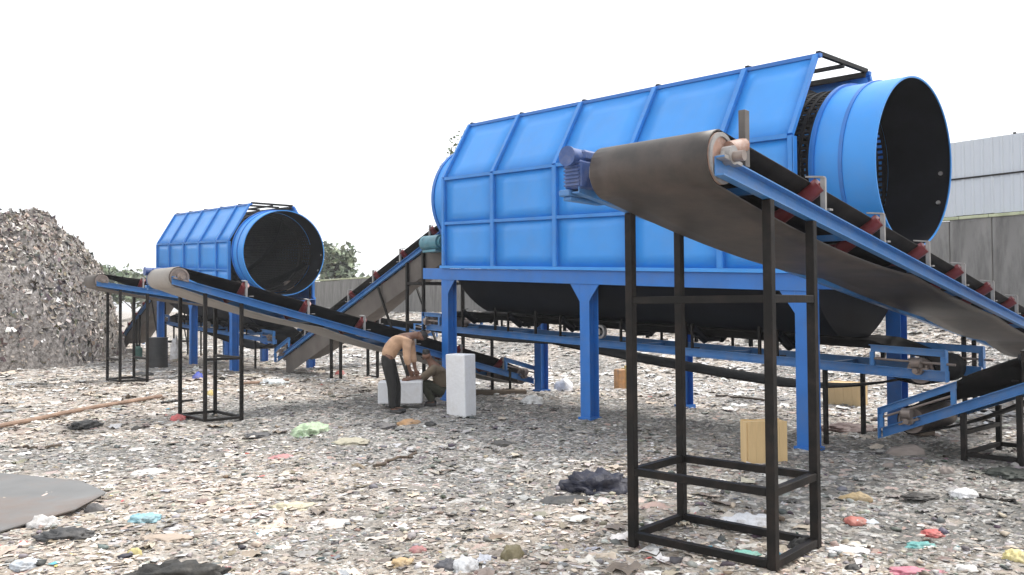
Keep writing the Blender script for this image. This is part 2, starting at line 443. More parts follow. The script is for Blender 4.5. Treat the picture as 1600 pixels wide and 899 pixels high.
def make_trommel():
    t = thing('trommel_screen', 'nearer blue trommel screen, its open black drum mouth before the sheet metal fence', 'trommel screen', (T1.x, T1.y, 0), TA, 'blue trommel screens')
    # six H-section legs
    for u in (-S_, 0, S_):
        for sg in (-1, 1):
            zt = 2.05 - SL * u
            mb = MB(); f = sg * (W_ - .015); b = sg * (W_ - .215)
            mb.box((u - .1, min(f, f - sg * .014), -.05), (u + .1, max(f, f - sg * .014), zt))
            mb.box((u - .1, min(b, b + sg * .014), -.05), (u + .1, max(b, b + sg * .014), zt))
            mb.box((u - .008, min(f - sg * .0142, b + sg * .0142), -.05), (u + .008, max(f - sg * .0142, b + sg * .0142), zt - .002))
            lg = mb.build('leg', M['blue_frame'], t, bevel=.004)
            MB().box((u - .125, sg * (W_ - .115) - .125, -.03), (u + .125, sg * (W_ - .115) + .125, .05)).build('base_plate', M['blue_frame'], lg)
            for d in (-1, 1):
                g = MB()
                if abs(u + d * .4) > 3.75: continue
                a = u + d * .1
                ze = 2.035 - SL * u
                g.prism([(a, f - sg * .001, ze - .26), (a + d * .05, f - sg * .001, ze - .19), (a + d * .2, f - sg * .001, 2.032 - SL * (a + d * .2)), (a, f - sg * .001, 2.032 - SL * a)], (0, -sg * .018, 0))
                g.build('haunch_plate', M['blue_frame'], lg)
    # long side channels
    for sg in (-1, 1):
        mb = MB()
        for z0, z1, y0, y1 in ((2.03, 2.235, W_, W_ - .014), (2.03, 2.046, W_ - .014, W_ - .2), (2.219, 2.235, W_ - .014, W_ - .2)):
            pts = [sh(-4.22, sg * y0, z0), sh(3.64, sg * y0, z0), sh(3.64, sg * y0, z1), sh(-4.22, sg * y0, z1)]
            mb.prism(pts, (0, sg * (y1 - y0), 0))
        mb.build('side_beam', M['blue_frame'], t, bevel=.004)
        mb = MB(); mb.bar(sh(-3.62, sg * (W_ + .012), 2.262), sh(3.56, sg * (W_ + .012), 2.262), .07, .05)
        mb.build('base_ledge', M['blue'], t)
    for u in (-4.1, -S_, -1.75, 0, 1.75, S_):
        MB().bar(sh(u, -W_ + .21, 2.13), sh(u, W_ - .21, 2.13), .10, .15).build('cross_beam', M['blue_frame'], t)
    # panels front and back, two upright rows and one sloping row
    rows = [((W_ - .012, 2.285), (W_ - .012, 3.05)), ((W_ - .012, 3.05), (W_ - .012, 3.845)), ((W_ - .012, 3.852), (.64, 4.905))]
    for sg in (-1, 1):
        for (v0, z0), (v1, z1) in rows:
            nv = Vector((0, sg * (z1 - z0), sg * sg * (v0 - v1))).normalized() * .012
            for a, b in zip(RIBS, RIBS[1:]):
                mb = MB(); n = 5; k = 5
                amp = random.uniform(.001, .007); ph = random.uniform(0, 6)
                rr = []
                for j in range(k):
                    fz = j / (k - 1); row = []
                    for i in range(n):
                        fu = i / (n - 1); u = a + (b - a) * (.012 + fu * .976); v = v0 + (v1 - v0) * fz; z = z0 + (z1 - z0) * fz
                        bul = amp * math.sin(PI * fu) * math.sin(PI * fz) * math.sin(ph + 3 * fu)
                        row.append(sh(u, sg * v + sg * bul, z + bul))
                    rr.append(row)
                mb.grid(rr)
                o = mb.build('housing_panel', M['blue'], t, solid=.008)
                o.data.polygons.foreach_set('use_smooth', [True] * len(o.data.polygons))
        for i, u in enumerate(RIBS):
            w = .075 if 0 < i < 5 else .06
            mb = MB(); mb.bar(sh(u, sg * (W_ + .016), 2.29), sh(u, sg * (W_ + .016), 3.86), w, .05, up=(0, 1, 0))
            mb.bar(sh(u + .045, sg * (W_ + .003), 2.29), sh(u + .045, sg * (W_ + .003), 3.85), .014, .07, up=(0, 1, 0))
            mb.build('housing_rib', M['blue_rib'], t)
            mb = MB(); dn = Vector((0, sg * 1.053, .612)).normalized() * .02
            mb.bar(Vector(sh(u, sg * (W_ - .006), 3.865)) + dn, Vector(sh(u, sg * .645, 4.91)) + dn, w, .05, up=dn)
            mb.build('sloping_rib', M['blue_rib'], t)
        for z, h in ((3.05, .05), (3.86, .055)):
            mb = MB()
            for a, b in zip(RIBS, RIBS[1:]):
                mb.bar(sh(a + .04, sg * (W_ + .012), z), sh(b - .04, sg * (W_ + .012), z), .04, h)
            mb.build('housing_rail', M['blue_rib'], t)
        MB().bar(sh(-3.58, sg * .63, 4.925), sh(3.50, sg * .63, 4.925), .06, .05).build('top_rail', M['blue_frame'], t)
    MB().bar(sh(-3.5, 0, 4.915), sh(3.46, 0, 4.915), .05, .045).build('roof_rail', M['black'], t)
    MB().bar(sh(-3.5, .56, 4.903), sh(3.46, .56, 4.903), .05, .068).build('roof_rail', M['black'], t)
    for u in RIBS:
        MB().bar(sh(u, -.62, 4.962), sh(u, .62, 4.962), .05, .05).build('roof_bar', M['black'], t)
    # dark inner frame posts at both ends
    for u in (-3.47, 3.40):
        for sg in (-1, 1):
            MB().bar(sh(u, sg * 1.19, 2.24), sh(u, sg * 1.19, 3.85), .05, .05).build('end_post', M['black'], t)
    # drum; its origin lies on the axis
    ax = 3.5927; RD = 1.02; XE = 4.34
    def pt(u, dv=0, dz=0): return (u, dv, dz - SL * u)
    o = MB().pipe(pt(3.53), pt(XE), RD, RD - .02, 96).build('discharge_ring', M['blue'], t, smooth=True, loc=(0, 0, ax))
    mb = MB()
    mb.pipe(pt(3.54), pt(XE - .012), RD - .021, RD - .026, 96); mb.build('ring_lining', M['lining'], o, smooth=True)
    mb = MB()
    for u, w, e in ((3.93, .045, .014), (3.585, .05, .03)):
        mb.pipe(pt(u - w / 2), pt(u + w / 2), RD + e, RD - .005, 96)
    mb.build('ring_band', M['blue_frame'], o, smooth=True)
    for k, (a, w) in enumerate(((3.02, 1), (-.02, 1), (-.42, 1))):
        v, z = math.cos(a) * (RD - .03), math.sin(a) * (RD - .03)
        MB().tube(pt(4.22, v, z), pt(4.22, v * .98, z * .98), .026, 10).build('bolt', M['zinc'], o)
    o = MB().pipe(pt(-4.25), pt(-3.5), RD, RD - .02, 96).build('inlet_ring', M['blue'], t, smooth=True, loc=(0, 0, ax))
    mb = MB()
    for u, w, e in ((-4.2, .08, .02), (-3.6, .05, .03)): mb.pipe(pt(u - w / 2), pt(u + w / 2), RD + e, RD - .005, 96)
    mb.build('ring_band', M['blue_frame'], o, smooth=True)
    # the screen: bars and hoops
    mb = MB(); n = 84
    for i in range(n):
        a = 2 * PI * i / n; c, s = math.cos(a), math.sin(a)
        mb.bar(pt(-3.5, c * .985, s * .985), pt(3.53, c * .985, s * .985), .034, .012, up=(0, c, s))
    for i in range(58):
        u = -3.45 + i * 6.96 / 57
        mb.pipe(pt(u - .022), pt(u + .022), 1.003, .975, 48)
    o = mb.build('drum_screen', M['screen'], t, loc=(0, 0, ax))
    for k in range(4):
        mb = MB()
        for i in range(26):
            a = k * PI / 2 + i * .11; a2 = k * PI / 2 + (i + 1) * .11
            u, u2 = -3.3 + i * .26, -3.3 + (i + 1) * .26
            mb.bar(pt(u, math.cos(a) * .92, math.sin(a) * .92), pt(u2, math.cos(a2) * .92, math.sin(a2) * .92), .012, .12, up=(0, math.cos(a), math.sin(a)))
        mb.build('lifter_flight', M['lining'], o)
    for u in (-2.9, 2.9):
        mb = MB(); mb.pipe(pt(u - .06), pt(u + .06), 1.075, 1.0, 72); mb.build('running_ring', M['black'], o, smooth=True)
        for sg in (-1, 1):
            rl = MB(); v, z = sg * .72, ax - .98 - SL * u
            rl.tube((u - .09, v, z), (u + .09, v, z), .15, 20); rl.tube((u - .2, v, z), (u + .2, v, z), .04, 12)
            rl.build('support_roller', M['steel'], t, smooth=True)
    # dark hopper under the drum
    mb = MB(); n = 9; ring = []
    for k in range(n):
        a = PI / 2 * k / (n - 1)
        f = k / (n - 1); c1 = (1.04 - .68 * f, 2.05 - .59 * f); c2 = (.36 + .68 * math.cos(a), 2.05 - .59 * math.sin(a))
        ring.append((.62 * c1[0] + .38 * c2[0], .62 * c1[1] + .38 * c2[1]))
    full = [(-v, z) for v, z in ring] + [(v, z) for v, z in reversed(ring)]
    for ua, ub in ((-3.42, 3.60),):
        mb.grid([[sh(ua + .02 * (2.05 - z), v, z) for v, z in full], [sh(ub - .08 * (2.05 - z), v, z) for v, z in full]])
        mb.add([sh(ua + .02 * (2.05 - z), v, z) for v, z in full], [tuple(range(len(full)))])
        mb.add([sh(ub - .08 * (2.05 - z), v, z) for v, z in full], [tuple(range(len(full)))])
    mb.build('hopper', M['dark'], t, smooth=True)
    # drive motor at the feed end
    mb = MB(); mb.tube((-4.15, -.62, 2.72), (-3.75, -.62, 2.70), .13, 18); mb.box((-4.2, -.8, 2.46), (-3.7, -.45, 2.60))
    mb.build('drive_motor', M['dark'], t)
    return t
trommel1 = make_trommel()

# ------------------------------------------------------------------ belt conveyors
def conveyor(label, loc, rz, W, z0, sl, xs, xe, group, idler_x, legs=(), ties=(), base=True, returns=(), sag=.1, lip=.2,
             belt='belt', ret='belt_brown', rail_d=.115, leg_w=.06, takeup=('tail',), motor=None, head_post=False, pr=.16,
             name='belt_conveyor', roller='red', ret_edge=.03, ret_z={}, inset=.055, yo=0.0, rise=0.0):
    t = thing(name, label, 'conveyor', loc, rz, group)
    zr = lambda x: z0 - sl * x
    hw = W / 2
    # C-section side rails, flanges outward
    for sg in (-1, 1):
        mb = MB(); y = sg * (hw - .03)
        def strip(y0, y1, a, b):
            mb.prism([(xs, y0, zr(xs) + a), (xe, y0, zr(xe) + a), (xe, y0, zr(xe) + b), (xs, y0, zr(xs) + b)], (0, y1 - y0, 0))
        strip(y, y + sg * .008, -rail_d, 0)
        strip(y + sg * .008, y + sg * .06, -.009, 0)
        strip(y + sg * .008, y + sg * .06, -rail_d, -rail_d + .009)
        mb.build('side_rail', M['rail_blue'], t)
    x = xs + .6
    while x < xe - .3:
        MB().bar((x, -hw + .03, zr(x) - rail_d * .5), (x, hw - .03, zr(x) - rail_d * .5), .05, .05).build('cross_member', M['rail_blue'], t)
        x += 1.6
    # pulleys
    hx, tx = xs + .12, xe - .32
    hz, tz = zr(hx) + .02, zr(tx) - .02
    bw = hw - inset
    for nm, px, pz in (('head_pulley', hx, hz), ('tail_pulley', tx, tz)):
        mb = MB(); mb.tube((px, -bw - .004 + yo, pz), (px, bw + .004 + yo, pz), pr - .013, 28)
        o = mb.build(nm, M['rust' if head_post else 'steel'], t, smooth=True)
        MB().tube((px, -hw - .1, pz), (px, hw + .1, pz), .032, 14).build('shaft', M['steel'], o, smooth=True)
        MB().pipe((px, bw + .004 + yo, pz), (px, bw + .016 + yo, pz), pr - .014, pr - .04, 28).build('pulley_rim', M['zinc' if head_post else 'steel'], o)
        MB().pipe((px, -bw - .016 + yo, pz), (px, -bw - .004 + yo, pz), pr - .014, pr - .04, 28).build('pulley_rim', M['zinc' if head_post else 'steel'], o)
        for sg in (-1, 1):
            mb = MB(); y = sg * (hw + .005)
            zb = zr(px)
            mb.bar((px - .11, y, zb + .012), (px + .11, y, zb + .012 - sl * .2), .055, .022)
            mb.tube((px, y - .03, pz + .01), (px, y + .03, pz + .01), .058, 16)
            mb.tube((px - .085, y, zb + .01), (px - .085, y, zb + .045), .013, 6); mb.tube((px + .085, y, zb + .01), (px + .085, y, zb + .045), .013, 6)
            mb.build('bearing_block', M['zinc' if head_post else 'steel'], t)
    # carrying belt, troughed between the pulleys
    prof = [(-1, 1), (-.82, .72), (-.64, .42), (-.46, .13), (-.34, .01), (0, 0), (.34, .01), (.46, .13), (.64, .42), (.82, .72), (1, 1)]
    def cross(x, zc, amt, lipx):
        return [(x, yo + bw * (p * (1 - .03 * amt)), zc + (lipx - .0) * h * amt) for p, h in prof]
    rows = []; n = max(24, int((tx - hx) / .2))
    for i in range(n + 1):
        x = hx + (tx - hx) * i / n
        a = smooth(0, 1.0, x - hx) * smooth(0, .7, tx - x)
        flat = hz + pr - .004 if x < (hx + tx) / 2 else tz + pr - .004
        zc = (1 - a) * (flat - (sl * (x - hx) if x < (hx + tx) / 2 else sl * (x - tx))) + a * (zr(x) + .02 + rise)
        rows.append(cross(x, zc, a, lip - .02 - rise))
    mb = MB(); mb.grid(rows)
    cb = mb.build('carrying_belt', M[belt], t, smooth=True, solid=.012)
    # wraps and return strand with sag between its rollers
    rows = []
    ys = [-1, -.6, -.2, .2, .6, 1]
    for i in range(13):
        a = PI / 2 + PI * i / 12
        rows.append([(hx + math.cos(a) * pr, yo + bw * y, hz + math.sin(a) * pr) for y in ys])
    sup = [hx] + [r_ for r_ in returns] + [tx]
    zs = [hz - pr] + [zr(r_) - rail_d - ret_edge - ret_z.get(r_, 0) for r_ in returns] + [tz - pr]
    for a, b, za, zb in zip(sup, sup[1:], zs, zs[1:]):
        m = 14; sg_ = sag if not isinstance(sag, (list, tuple)) else sag[sup.index(a)]
        for i in range(1 if True else 0, m + 1):
            f = i / m; x = a + (b - a) * f
            z = za + (zb - za) * f - sg_ * 4 * f * (1 - f)
            rows.append([(x, yo + bw * y, z - .02 * (1 - y * y) * 4 * f * (1 - f)) for y in ys])
    for i in range(1, 13):
        a = -PI / 2 + PI * i / 12
        rows.append([(tx + math.cos(a) * pr, yo + bw * y, tz + math.sin(a) * pr) for y in ys])
    mb = MB(); mb.grid(rows)
    mb.build('return_belt', M[ret], t, smooth=True, solid=.012)
    for r_ in returns:
        if r_ in ret_z: continue
        z = zr(r_) - rail_d - ret_edge + .052
        mb = MB(); mb.tube((r_, -bw, z), (r_, bw, z), .045, 14)
        mb.build('return_roller', M['dark'], t, smooth=True)
    # idlers
    if True:
        br = rl = wl_ = None
        for x in idler_x:
            o0 = Vector((x, 0, zr(x) + rise))
            if br is None:
                mb = MB()
                mb.bar((0, -hw + .0, .006), (0, hw, .006), .05, .012)
                for sg in (-1, 1):
                    mb.bar((0, sg * (hw + .012), -rise), (0, sg * (hw + .012), lip - rise + .035), .035, .03)
                    mb.bar((0, sg * (hw + .02), lip - rise + .04), (0, sg * (hw - .11), lip - rise + .055), .05, .012)
                    mb.bar((0, sg * bw * .42, 0), (0, sg * bw * .42, -.02 + .03), .03, .03)
                    mb.bar((.05, sg * (hw + .012), .012 - rise), (.11, sg * (hw + .012), .012 - rise), .05, .014)
                br = b_ = mb.build('idler_bracket', M['zinc' if roller == 'red' else 'black'], t)
                m1 = MB().tube((0, -bw * .36, -.048 + .02), (0, bw * .36, -.048 + .02), .042, 14)
                r1 = m1.build('centre_roller', M[roller], b_, smooth=True)
                for sg in (-1, 1):
                    mb = MB(); p = Vector((0, sg * bw * .43, -.04)); q = Vector((0, sg * (hw - .012), lip - rise - .012))
                    mb.tube(p, q, .060, 14); mb.tube(p - (q - p) * .04, q + (q - p) * .06, .014, 8)
                    mb.build('wing_roller', M[roller], b_, smooth=True)
                br.location = o0
            else:
                b_ = copy_tree(br, t); b_.location = o0
    # stand
    zl = lambda x: zr(x) - rail_d - .002
    gz = 0.0
    for li, x in enumerate(legs):
        for sg in (-1, 1):
            top = (x, sg * (hw + .0), zl(x))
            bot = (x, sg * (hw + .0), -.03)
            MB().bar(bot, top, leg_w, leg_w).build('leg', M['black'], t, bevel=.004)
    for kind, a, b, z in ties:
        w = leg_w - .008
        if kind == 'side':                       # along the conveyor on one side: b = side sign
            x0, x1 = a
            MB().bar((x0 + leg_w / 2, b * hw, z), (x1 - leg_w / 2, b * hw, z), w, w).build('tie_bar', M['black'], t, bevel=.003)
        else:                                    # across at x=a
            MB().bar((a, -hw + leg_w / 2, z), (a, hw - leg_w / 2, z), w, w).build('tie_bar', M['black'], t, bevel=.003)
    # take-up frames
    for e in takeup:
        for sg in (-1, 1):
            a, b = (xe - .85, xe) if e == 'tail' else (xs, xs + .6)
            y = sg * (hw + .034)
            mb = MB(); up = .235
            pts = lambda x, z: (x, y, zr(x) + z)
            mb.prism([pts(a, up - .075), pts(b, up - .075), pts(b, up), pts(a, up)], (0, sg * .008, 0))
            mb.prism([pts(a, up - .001), pts(b, up - .001), pts(b, up + .007), pts(a, up + .007)], (0, sg * .055, 0))
            for q in (a + .002, b - .05):
                mb.prism([pts(q, .001), pts(q + .048, .001), pts(q + .048, up - .0755), pts(q, up - .0755)], (0, sg * .04, 0))
            mb.prism([(b + .001 if e == 'tail' else a - .009, y - sg * .02, zr(b if e == 'tail' else a) - rail_d), (b + .001 if e == 'tail' else a - .009, y + sg * .05, zr(b if e == 'tail' else a) - rail_d),
                      (b + .001 if e == 'tail' else a - .009, y + sg * .05, zr(b if e == 'tail' else a) + up), (b + .001 if e == 'tail' else a - .009, y - sg * .02, zr(b if e == 'tail' else a) + up)], (.008, 0, 0))
            f_ = mb.build('take_up_frame', M['rail_blue'], t)
            mb = MB(); mb.tube((a + .05, y + sg * .02, zr(a) + .08), (b + .1 if e == 'tail' else b, y + sg * .02, zr(b) + .08), .014, 8)
            mb.tube((tx - .05 if e == 'tail' else hx - .05, y + sg * .02, zr(tx if e == 'tail' else hx) + .07), (tx + .05 if e == 'tail' else hx + .05, y + sg * .02, zr(tx if e == 'tail' else hx) + .07), .06, 12)
            mb.build('adjuster_screw', M['steel'], f_, smooth=True)
    if head_post:
        mb = MB(); mb.bar((hx + .20, -hw - .0, zr(hx + .2) + .01), (hx + .20, -hw - .0, zr(hx + .2) + .36), .045, .06)
        mb.build('head_post', M['head_post'], t, bevel=.003)
        mb = MB(); mb.tube((hx + .04, -hw + .02, hz + .06), (hx + .19, -hw + .0, hz + .10), .045, 14); mb.build('tension_bolt', M['rust'], t, smooth=True)
    if motor:
        sg, big = motor
        y = sg * (hw - .045); k = big
        zb = zr(hx)
        gb = MB()
        gb.box((hx - .17 * k, min(y, y + sg * .20 * k), zb - .10 * k), (hx + .15 * k, max(y, y + sg * .20 * k), zb + .17 * k))
        gb.box((hx - .11 * k, min(y, y + sg * .17 * k), zb + .171 * k), (hx + .10 * k, max(y, y + sg * .17 * k), zb + .27 * k))
        g_ = gb.build('gearbox', M['motor_blue'], t, bevel=.015)
        mb = MB()
        for i in range(7):
            z = zb - .07 * k + i * .034 * k
            mb.box((hx - .185 * k, min(y + sg * .01, y + sg * .19 * k), z), (hx + .165 * k, max(y + sg * .01, y + sg * .19 * k), z + .012))
        mb.build('cooling_fin', M['motor_blue'], g_)
        mb = MB(); mb.tube((hx - .23 * k, y + sg * .10 * k, zb + .20 * k), (hx + .18 * k, y + sg * .10 * k, zb + .20 * k), .085 * k, 18)
        mb.tube((hx - .25 * k, y + sg * .10 * k, zb + .20 * k), (hx - .23 * k, y + sg * .10 * k, zb + .20 * k), .095 * k, 18)
        mb.build('electric_motor', M['motor_blue'], g_, smooth=True)
        mb = MB(); mb.tube((hx, sg * hw, hz), (hx, y + sg * .25 * k, hz), .05 * k, 14); mb.build('output_shaft', M['steel'], g_)
        mb = MB()
        mb.box((hx - .2 * k, min(y + sg * .085, y + sg * .24 * k), zb - .16 * k), (hx + .45 * k, max(y + sg * .085, y + sg * .24 * k), zb - .101 * k))
        mb.box((hx - .16 * k, min(y + sg * .09, y + sg * .22 * k), zb - .20 * k), (hx + .38 * k, max(y + sg * .09, y + sg * .22 * k), zb - .161 * k))
        mb.build('motor_base', M['rail_blue'], t, bevel=.006)
    return t

def local_to_world(o, a, x, y):
    return (o[0] + math.cos(a) * x - math.sin(a) * y, o[1] + math.sin(a) * x + math.cos(a) * y)

# 1: the near discharge conveyor on its tall stand
SA = 0.8351
p = local_to_world((0.8601, 5.9845), SA, 0, -.5275)
conveyor('largest inclined belt conveyor with red rollers, carried on the tall black foreground stand', (*p, 0), SA, 1.055, 2.49, .131, -.64, 15.0,
         'inclined belt conveyors', [.88 + 1.25 * k for k in range(11)], legs=(0, .675, 9.0, 9.6),
         ties=[('side', (0, .675), s, z) for s in (-1, 1) for z in (.055, .51)] + [('cross', x, 0, z) for x in (0, .675) for z in (.055, .51)] +
              [('cross', 0, 0, 1.74), ('side', (0, .675), -1, 1.74)] + [('cross', x, 0, 0.0) for x in (9.0, 9.6)],
         returns=(3.15, 6.4, 9.6, 12.6), sag=(.07, .02, .05, .1, .1), head_post=True, motor=(1, .72), lip=.2, pr=.17, ret_edge=.0, inset=.105, yo=-.052)
# 2: the conveyor left of the two men
A2 = R(42); n2 = Vector((-4.57, 12.26))
p = local_to_world(n2, A2, 0, .5)
conveyor('inclined belt conveyor with a pale dusty belt end sloping down behind the two men', (*p, 0), A2, 1.0, 2.055, .268, -.46, 6.75,
         'inclined belt conveyors', [.65 + 1.05 * k for k in range(6)], legs=(.02, .58), 
         ties=[('side', (.02, .58), s, z) for s in (-1, 1) for z in (.05,)] + [('cross', x, 0, .05) for x in (.02, .58)] + [('side', (.02, .58), -1, .95), ('cross', .58, 0, .95)],
         returns=(2.0, 4.2), sag=.05, ret='belt_pale', lip=.2, pr=.155, leg_w=.05, motor=(1, .7))
# 3: the conveyor in front of the far trommel
A3 = R(42); n3 = Vector((-9.02, 19.02))
p = local_to_world(n3, A3, 0, .45)
conveyor('distant belt conveyor on a thin black stand between the rubbish heap and far trommel', (*p, 0), A3, .95, 2.28, .15, -.50, 9.0,
         'inclined belt conveyors', [.5 + 1.3 * k for k in range(6)], legs=(.0, .6),
         ties=[('side', (0, .6), s, .06) for s in (-1, 1)] + [('cross', x, 0, z) for x in (0, .6) for z in (.06, .55)],
         returns=(2.5, 5.5), sag=.05, ret='belt_mid', leg_w=.055)

# feed conveyor, rising from the ground to the drum inlet along the trommel's axis
def feed(label, loc, rz, legs_=True):
    # local x runs downhill from the head, so it points away from the drum
    c = conveyor(label, loc, rz, 1.0, 3.3, .375, -.25, 7.75, 'feed conveyors of the trommels', [.6 + 1.1 * k for k in range(7)],
                 legs=(.85, 1.45, 4.3, 4.75), ties=[('cross', x, 0, z) for x in (.85, 1.45) for z in (.6, 2.2)] + [('side', (.85, 1.45), s, z) for s in (-1, 1) for z in (.02, 1.4, 2.2)] +
                 [('side', (4.3, 4.75), s, .02) for s in (-1, 1)], returns=(2.5, 5.0), sag=.12, lip=.24, ret='belt_mid', leg_w=.06, motor=None, name='feed_conveyor', ret_edge=.10)
    # side skirts and the underside tray
    mb = MB()
    for x0, x1 in ((.2, 2.5), (2.52, 4.9), (4.92, 7.3)):
        zr = lambda x: 3.3 - .375 * x
        mb.prism([(x0, -.46, zr(x0) - .14), (x1, -.46, zr(x1) - .14), (x1, .46, zr(x1) - .14), (x0, .46, zr(x0) - .14)], (0, 0, -.012))
        mb.prism([(x0, .452, zr(x0) - .15), (x1, .452, zr(x1) - .15), (x1, .452, zr(x1) - .62), (x0, .452, zr(x0) - .62)], (0, .008, 0))
    mb.build('under_tray', M['belt_mid'], c)
    mb = MB(); mb.tube((.05, .62, 2.98), (.5, .62, 2.98), .15, 20); mb.tube((-.02, .62, 2.98), (.05, .62, 2.98), .11, 20); mb.tube((.5, .62, 2.98), (.6, .62, 2.98), .155, 20)
    mb.box((.05, .5, 2.79), (.5, .76, 2.835)); mb.build('drive_motor', M['teal_paint'], c, smooth=True)
    mb = MB()
    for sg in (-1, 1):
        mb.bar((1.45, sg * .51, .3), (2.6, sg * .51, 2.15), .04, .04)
    mb.build('brace', M['black'], c)
    return c
p = local_to_world(T1, TA, -4.45, 0)
fc1 = feed('feed conveyor climbing from the left up to the inlet of the nearer trommel', (*p, 0), TA + PI)

# conveyor under the drum
def under(label):
    c = conveyor(label, (T1.x, T1.y, 0), TA, .95, 1.15, .041, -5.28, 4.85, 'conveyors under the trommels', [-4 + 1.35 * k for k in range(6)],
                 legs=(-4.3, 3.4), ties=[], returns=(-1.6, 2.75, 4.25), ret_z={2.75: .25}, sag=(.05, .03, .05, .01), lip=.30, ret='belt', leg_w=.05, takeup=('tail', 'head'), name='under_screen_conveyor', roller='dark', rise=.15)
    for u in (-3.0, -1.9, .35, 1.3, 2.5):
        MB().bar((u, -.50, 1.155 - .041 * u), (u, -.50, 1.62 - .041 * u), .035, .035).build('hanger_post', M['black'], c)
    for u in (-.62, -.3):
        mb = MB(); mb.pipe((u, -.60, 1.30), (u, -.54, 1.30), .11, .075, 20); mb.tube((u, -.62, 1.30), (u, -.5, 1.30), .03, 10)
        mb.build('guide_wheel', M['zinc'], c)
    for i in range(9):
        u = -4.2 + i * .98
        MB().box((u, .478, 1.16 - .041 * u), (u + .05, .52, 1.42 - .041 * u)).build('skirt_post', M['dark'], c)
    return c
uc1 = under('belt conveyor lying level under the dark hopper of the nearer trommel')

# 4: the cross conveyor carrying on to the right
p = local_to_world(T1, TA, 9.6, .02)
conveyor('steep blue conveyor at the right edge, its low take-up end beside a grey stone', (*p, 0), TA + PI, 1.0, 2.55, .417, -.3, 5.5,
         'inclined belt conveyors', [.7 + 1.1 * k for k in range(4)], legs=(4.05, 4.6),
         ties=[('side', (4.05, 4.6), s, z) for s in (-1, 1) for z in (.07,)] + [('cross', x, 0, z) for x in (4.05, 4.6) for z in (.07, .3)],
         returns=(2.0, 3.8), sag=.06, lip=.28, ret='belt', leg_w=.055, roller='dark')

# ------------------------------------------------------------------ the far trommel with its conveyors
T2 = Vector((-8.86, 25.946)); TB = -0.9007; K2 = .981
def to_second(o, label):
    c = copy_tree(o); d = Vector((o.location.x, o.location.y)) - T1
    a = TB - TA; d = Vector((math.cos(a) * d.x - math.sin(a) * d.y, math.sin(a) * d.x + math.cos(a) * d.y)) * K2
    c.location = (T2.x + d.x, T2.y + d.y, -.06); c.rotation_euler.z = o.rotation_euler.z + a; c.scale = (K2,) * 3
    c['label'] = label
    return c
trommel2 = to_second(trommel1, 'farther, smaller-looking blue trommel screen at the left with its wide dark drum mouth')
for ch in trommel2.children:
    k_ = {'discharge_ring': 1.17, 'drum_screen': 1.14, 'inlet_ring': 1.04}.get(ch.name.split('.')[0])
    if k_: ch.scale = (1.0, k_, k_)
    for g_ in ch.children:
        if g_.name.startswith('running_ring'): g_.scale = (1, .94, .94)
to_second(fc1, 'distant feed conveyor rising to the farther trommel beside the rubbish heap')
to_second(uc1, 'belt conveyor under the farther trommel, half hidden by its blue legs')

#@@PART2
# ------------------------------------------------------------------ loose flakes (litter film, leaves)
def flake_arrays(P, size, tint, tilt=.5, curl=.25, aspect=(.4, 1.0), normal=None, res=3):
    n = len(P); kk = res * res
    gl = np.linspace(-1, 1, res)
    gx, gy = np.meshgrid(gl, gl, indexing='ij')
    base = np.stack([gx.ravel(), gy.ravel()], -1)[None].repeat(n, 0).astype(float)
    base += rng.uniform(-.84, .84, base.shape) / max(2, res - 1)
    base[..., 1] *= rng.uniform(*aspect, (n, 1))
    base *= (size * .5)[:, None, None]
    z = rng.normal(0, 1, (n, kk)) * (size * curl * .5)[:, None]
    loc = np.concatenate([base, z[..., None]], -1)
    yaw = rng.uniform(0, 2 * PI, n); tl = np.abs(rng.normal(0, tilt, n)).clip(0, 1.6); az = rng.uniform(0, 2 * PI, n)
    c, s = np.cos(yaw), np.sin(yaw)
    x = loc[..., 0] * c[:, None] - loc[..., 1] * s[:, None]; y = loc[..., 0] * s[:, None] + loc[..., 1] * c[:, None]; z = loc[..., 2]
    ct, st = np.cos(tl), np.sin(tl)
    ca, sa = np.cos(az), np.sin(az)
    x1 = x * ca[:, None] + y * sa[:, None]; y1 = -x * sa[:, None] + y * ca[:, None]
    y2 = y1 * ct[:, None] - z * st[:, None]; z2 = y1 * st[:, None] + z * ct[:, None]
    x3 = x1 * ca[:, None] - y2 * sa[:, None]; y3 = x1 * sa[:, None] + y2 * ca[:, None]
    L = np.stack([x3, y3, z2], -1)
    if normal is not None:                       # lean the flakes onto a slope
        nz = normal / np.linalg.norm(normal, axis=1, keepdims=True)
        ax = np.cross(np.array([0, 0, 1.])[None], nz); ax_n = np.linalg.norm(ax, axis=1, keepdims=True) + 1e-9
        ax = ax / ax_n; co = nz[:, 2:3]; si = ax_n
        axb = ax[:, None, :]; L = L * co[:, None] + np.cross(np.broadcast_to(axb, L.shape), L) * si[:, None] + axb * (L * axb).sum(-1, keepdims=True) * (1 - co[:, None])
    V = (L + P[:, None, :]).reshape(-1, 3)
    q = np.array([[i * res + j, i * res + j + 1, (i + 1) * res + j + 1, (i + 1) * res + j] for i in range(res - 1) for j in range(res - 1)])
    Fq = (q[None] + (np.arange(n) * kk)[:, None, None]).reshape(-1, 4)
    T = tint[:, None, :].repeat(kk, 1).reshape(-1, 3)
    return V, Fq, T

def pick(pal, n, w=None):
    pal = np.array(pal, float); w = None if w is None else np.array(w, float) / sum(w)
    i = rng.choice(len(pal), n, p=w)
    return np.clip(pal[i] * rng.uniform(.75, 1.2, (n, 1)) + rng.normal(0, .012, (n, 3)), .01, .88)

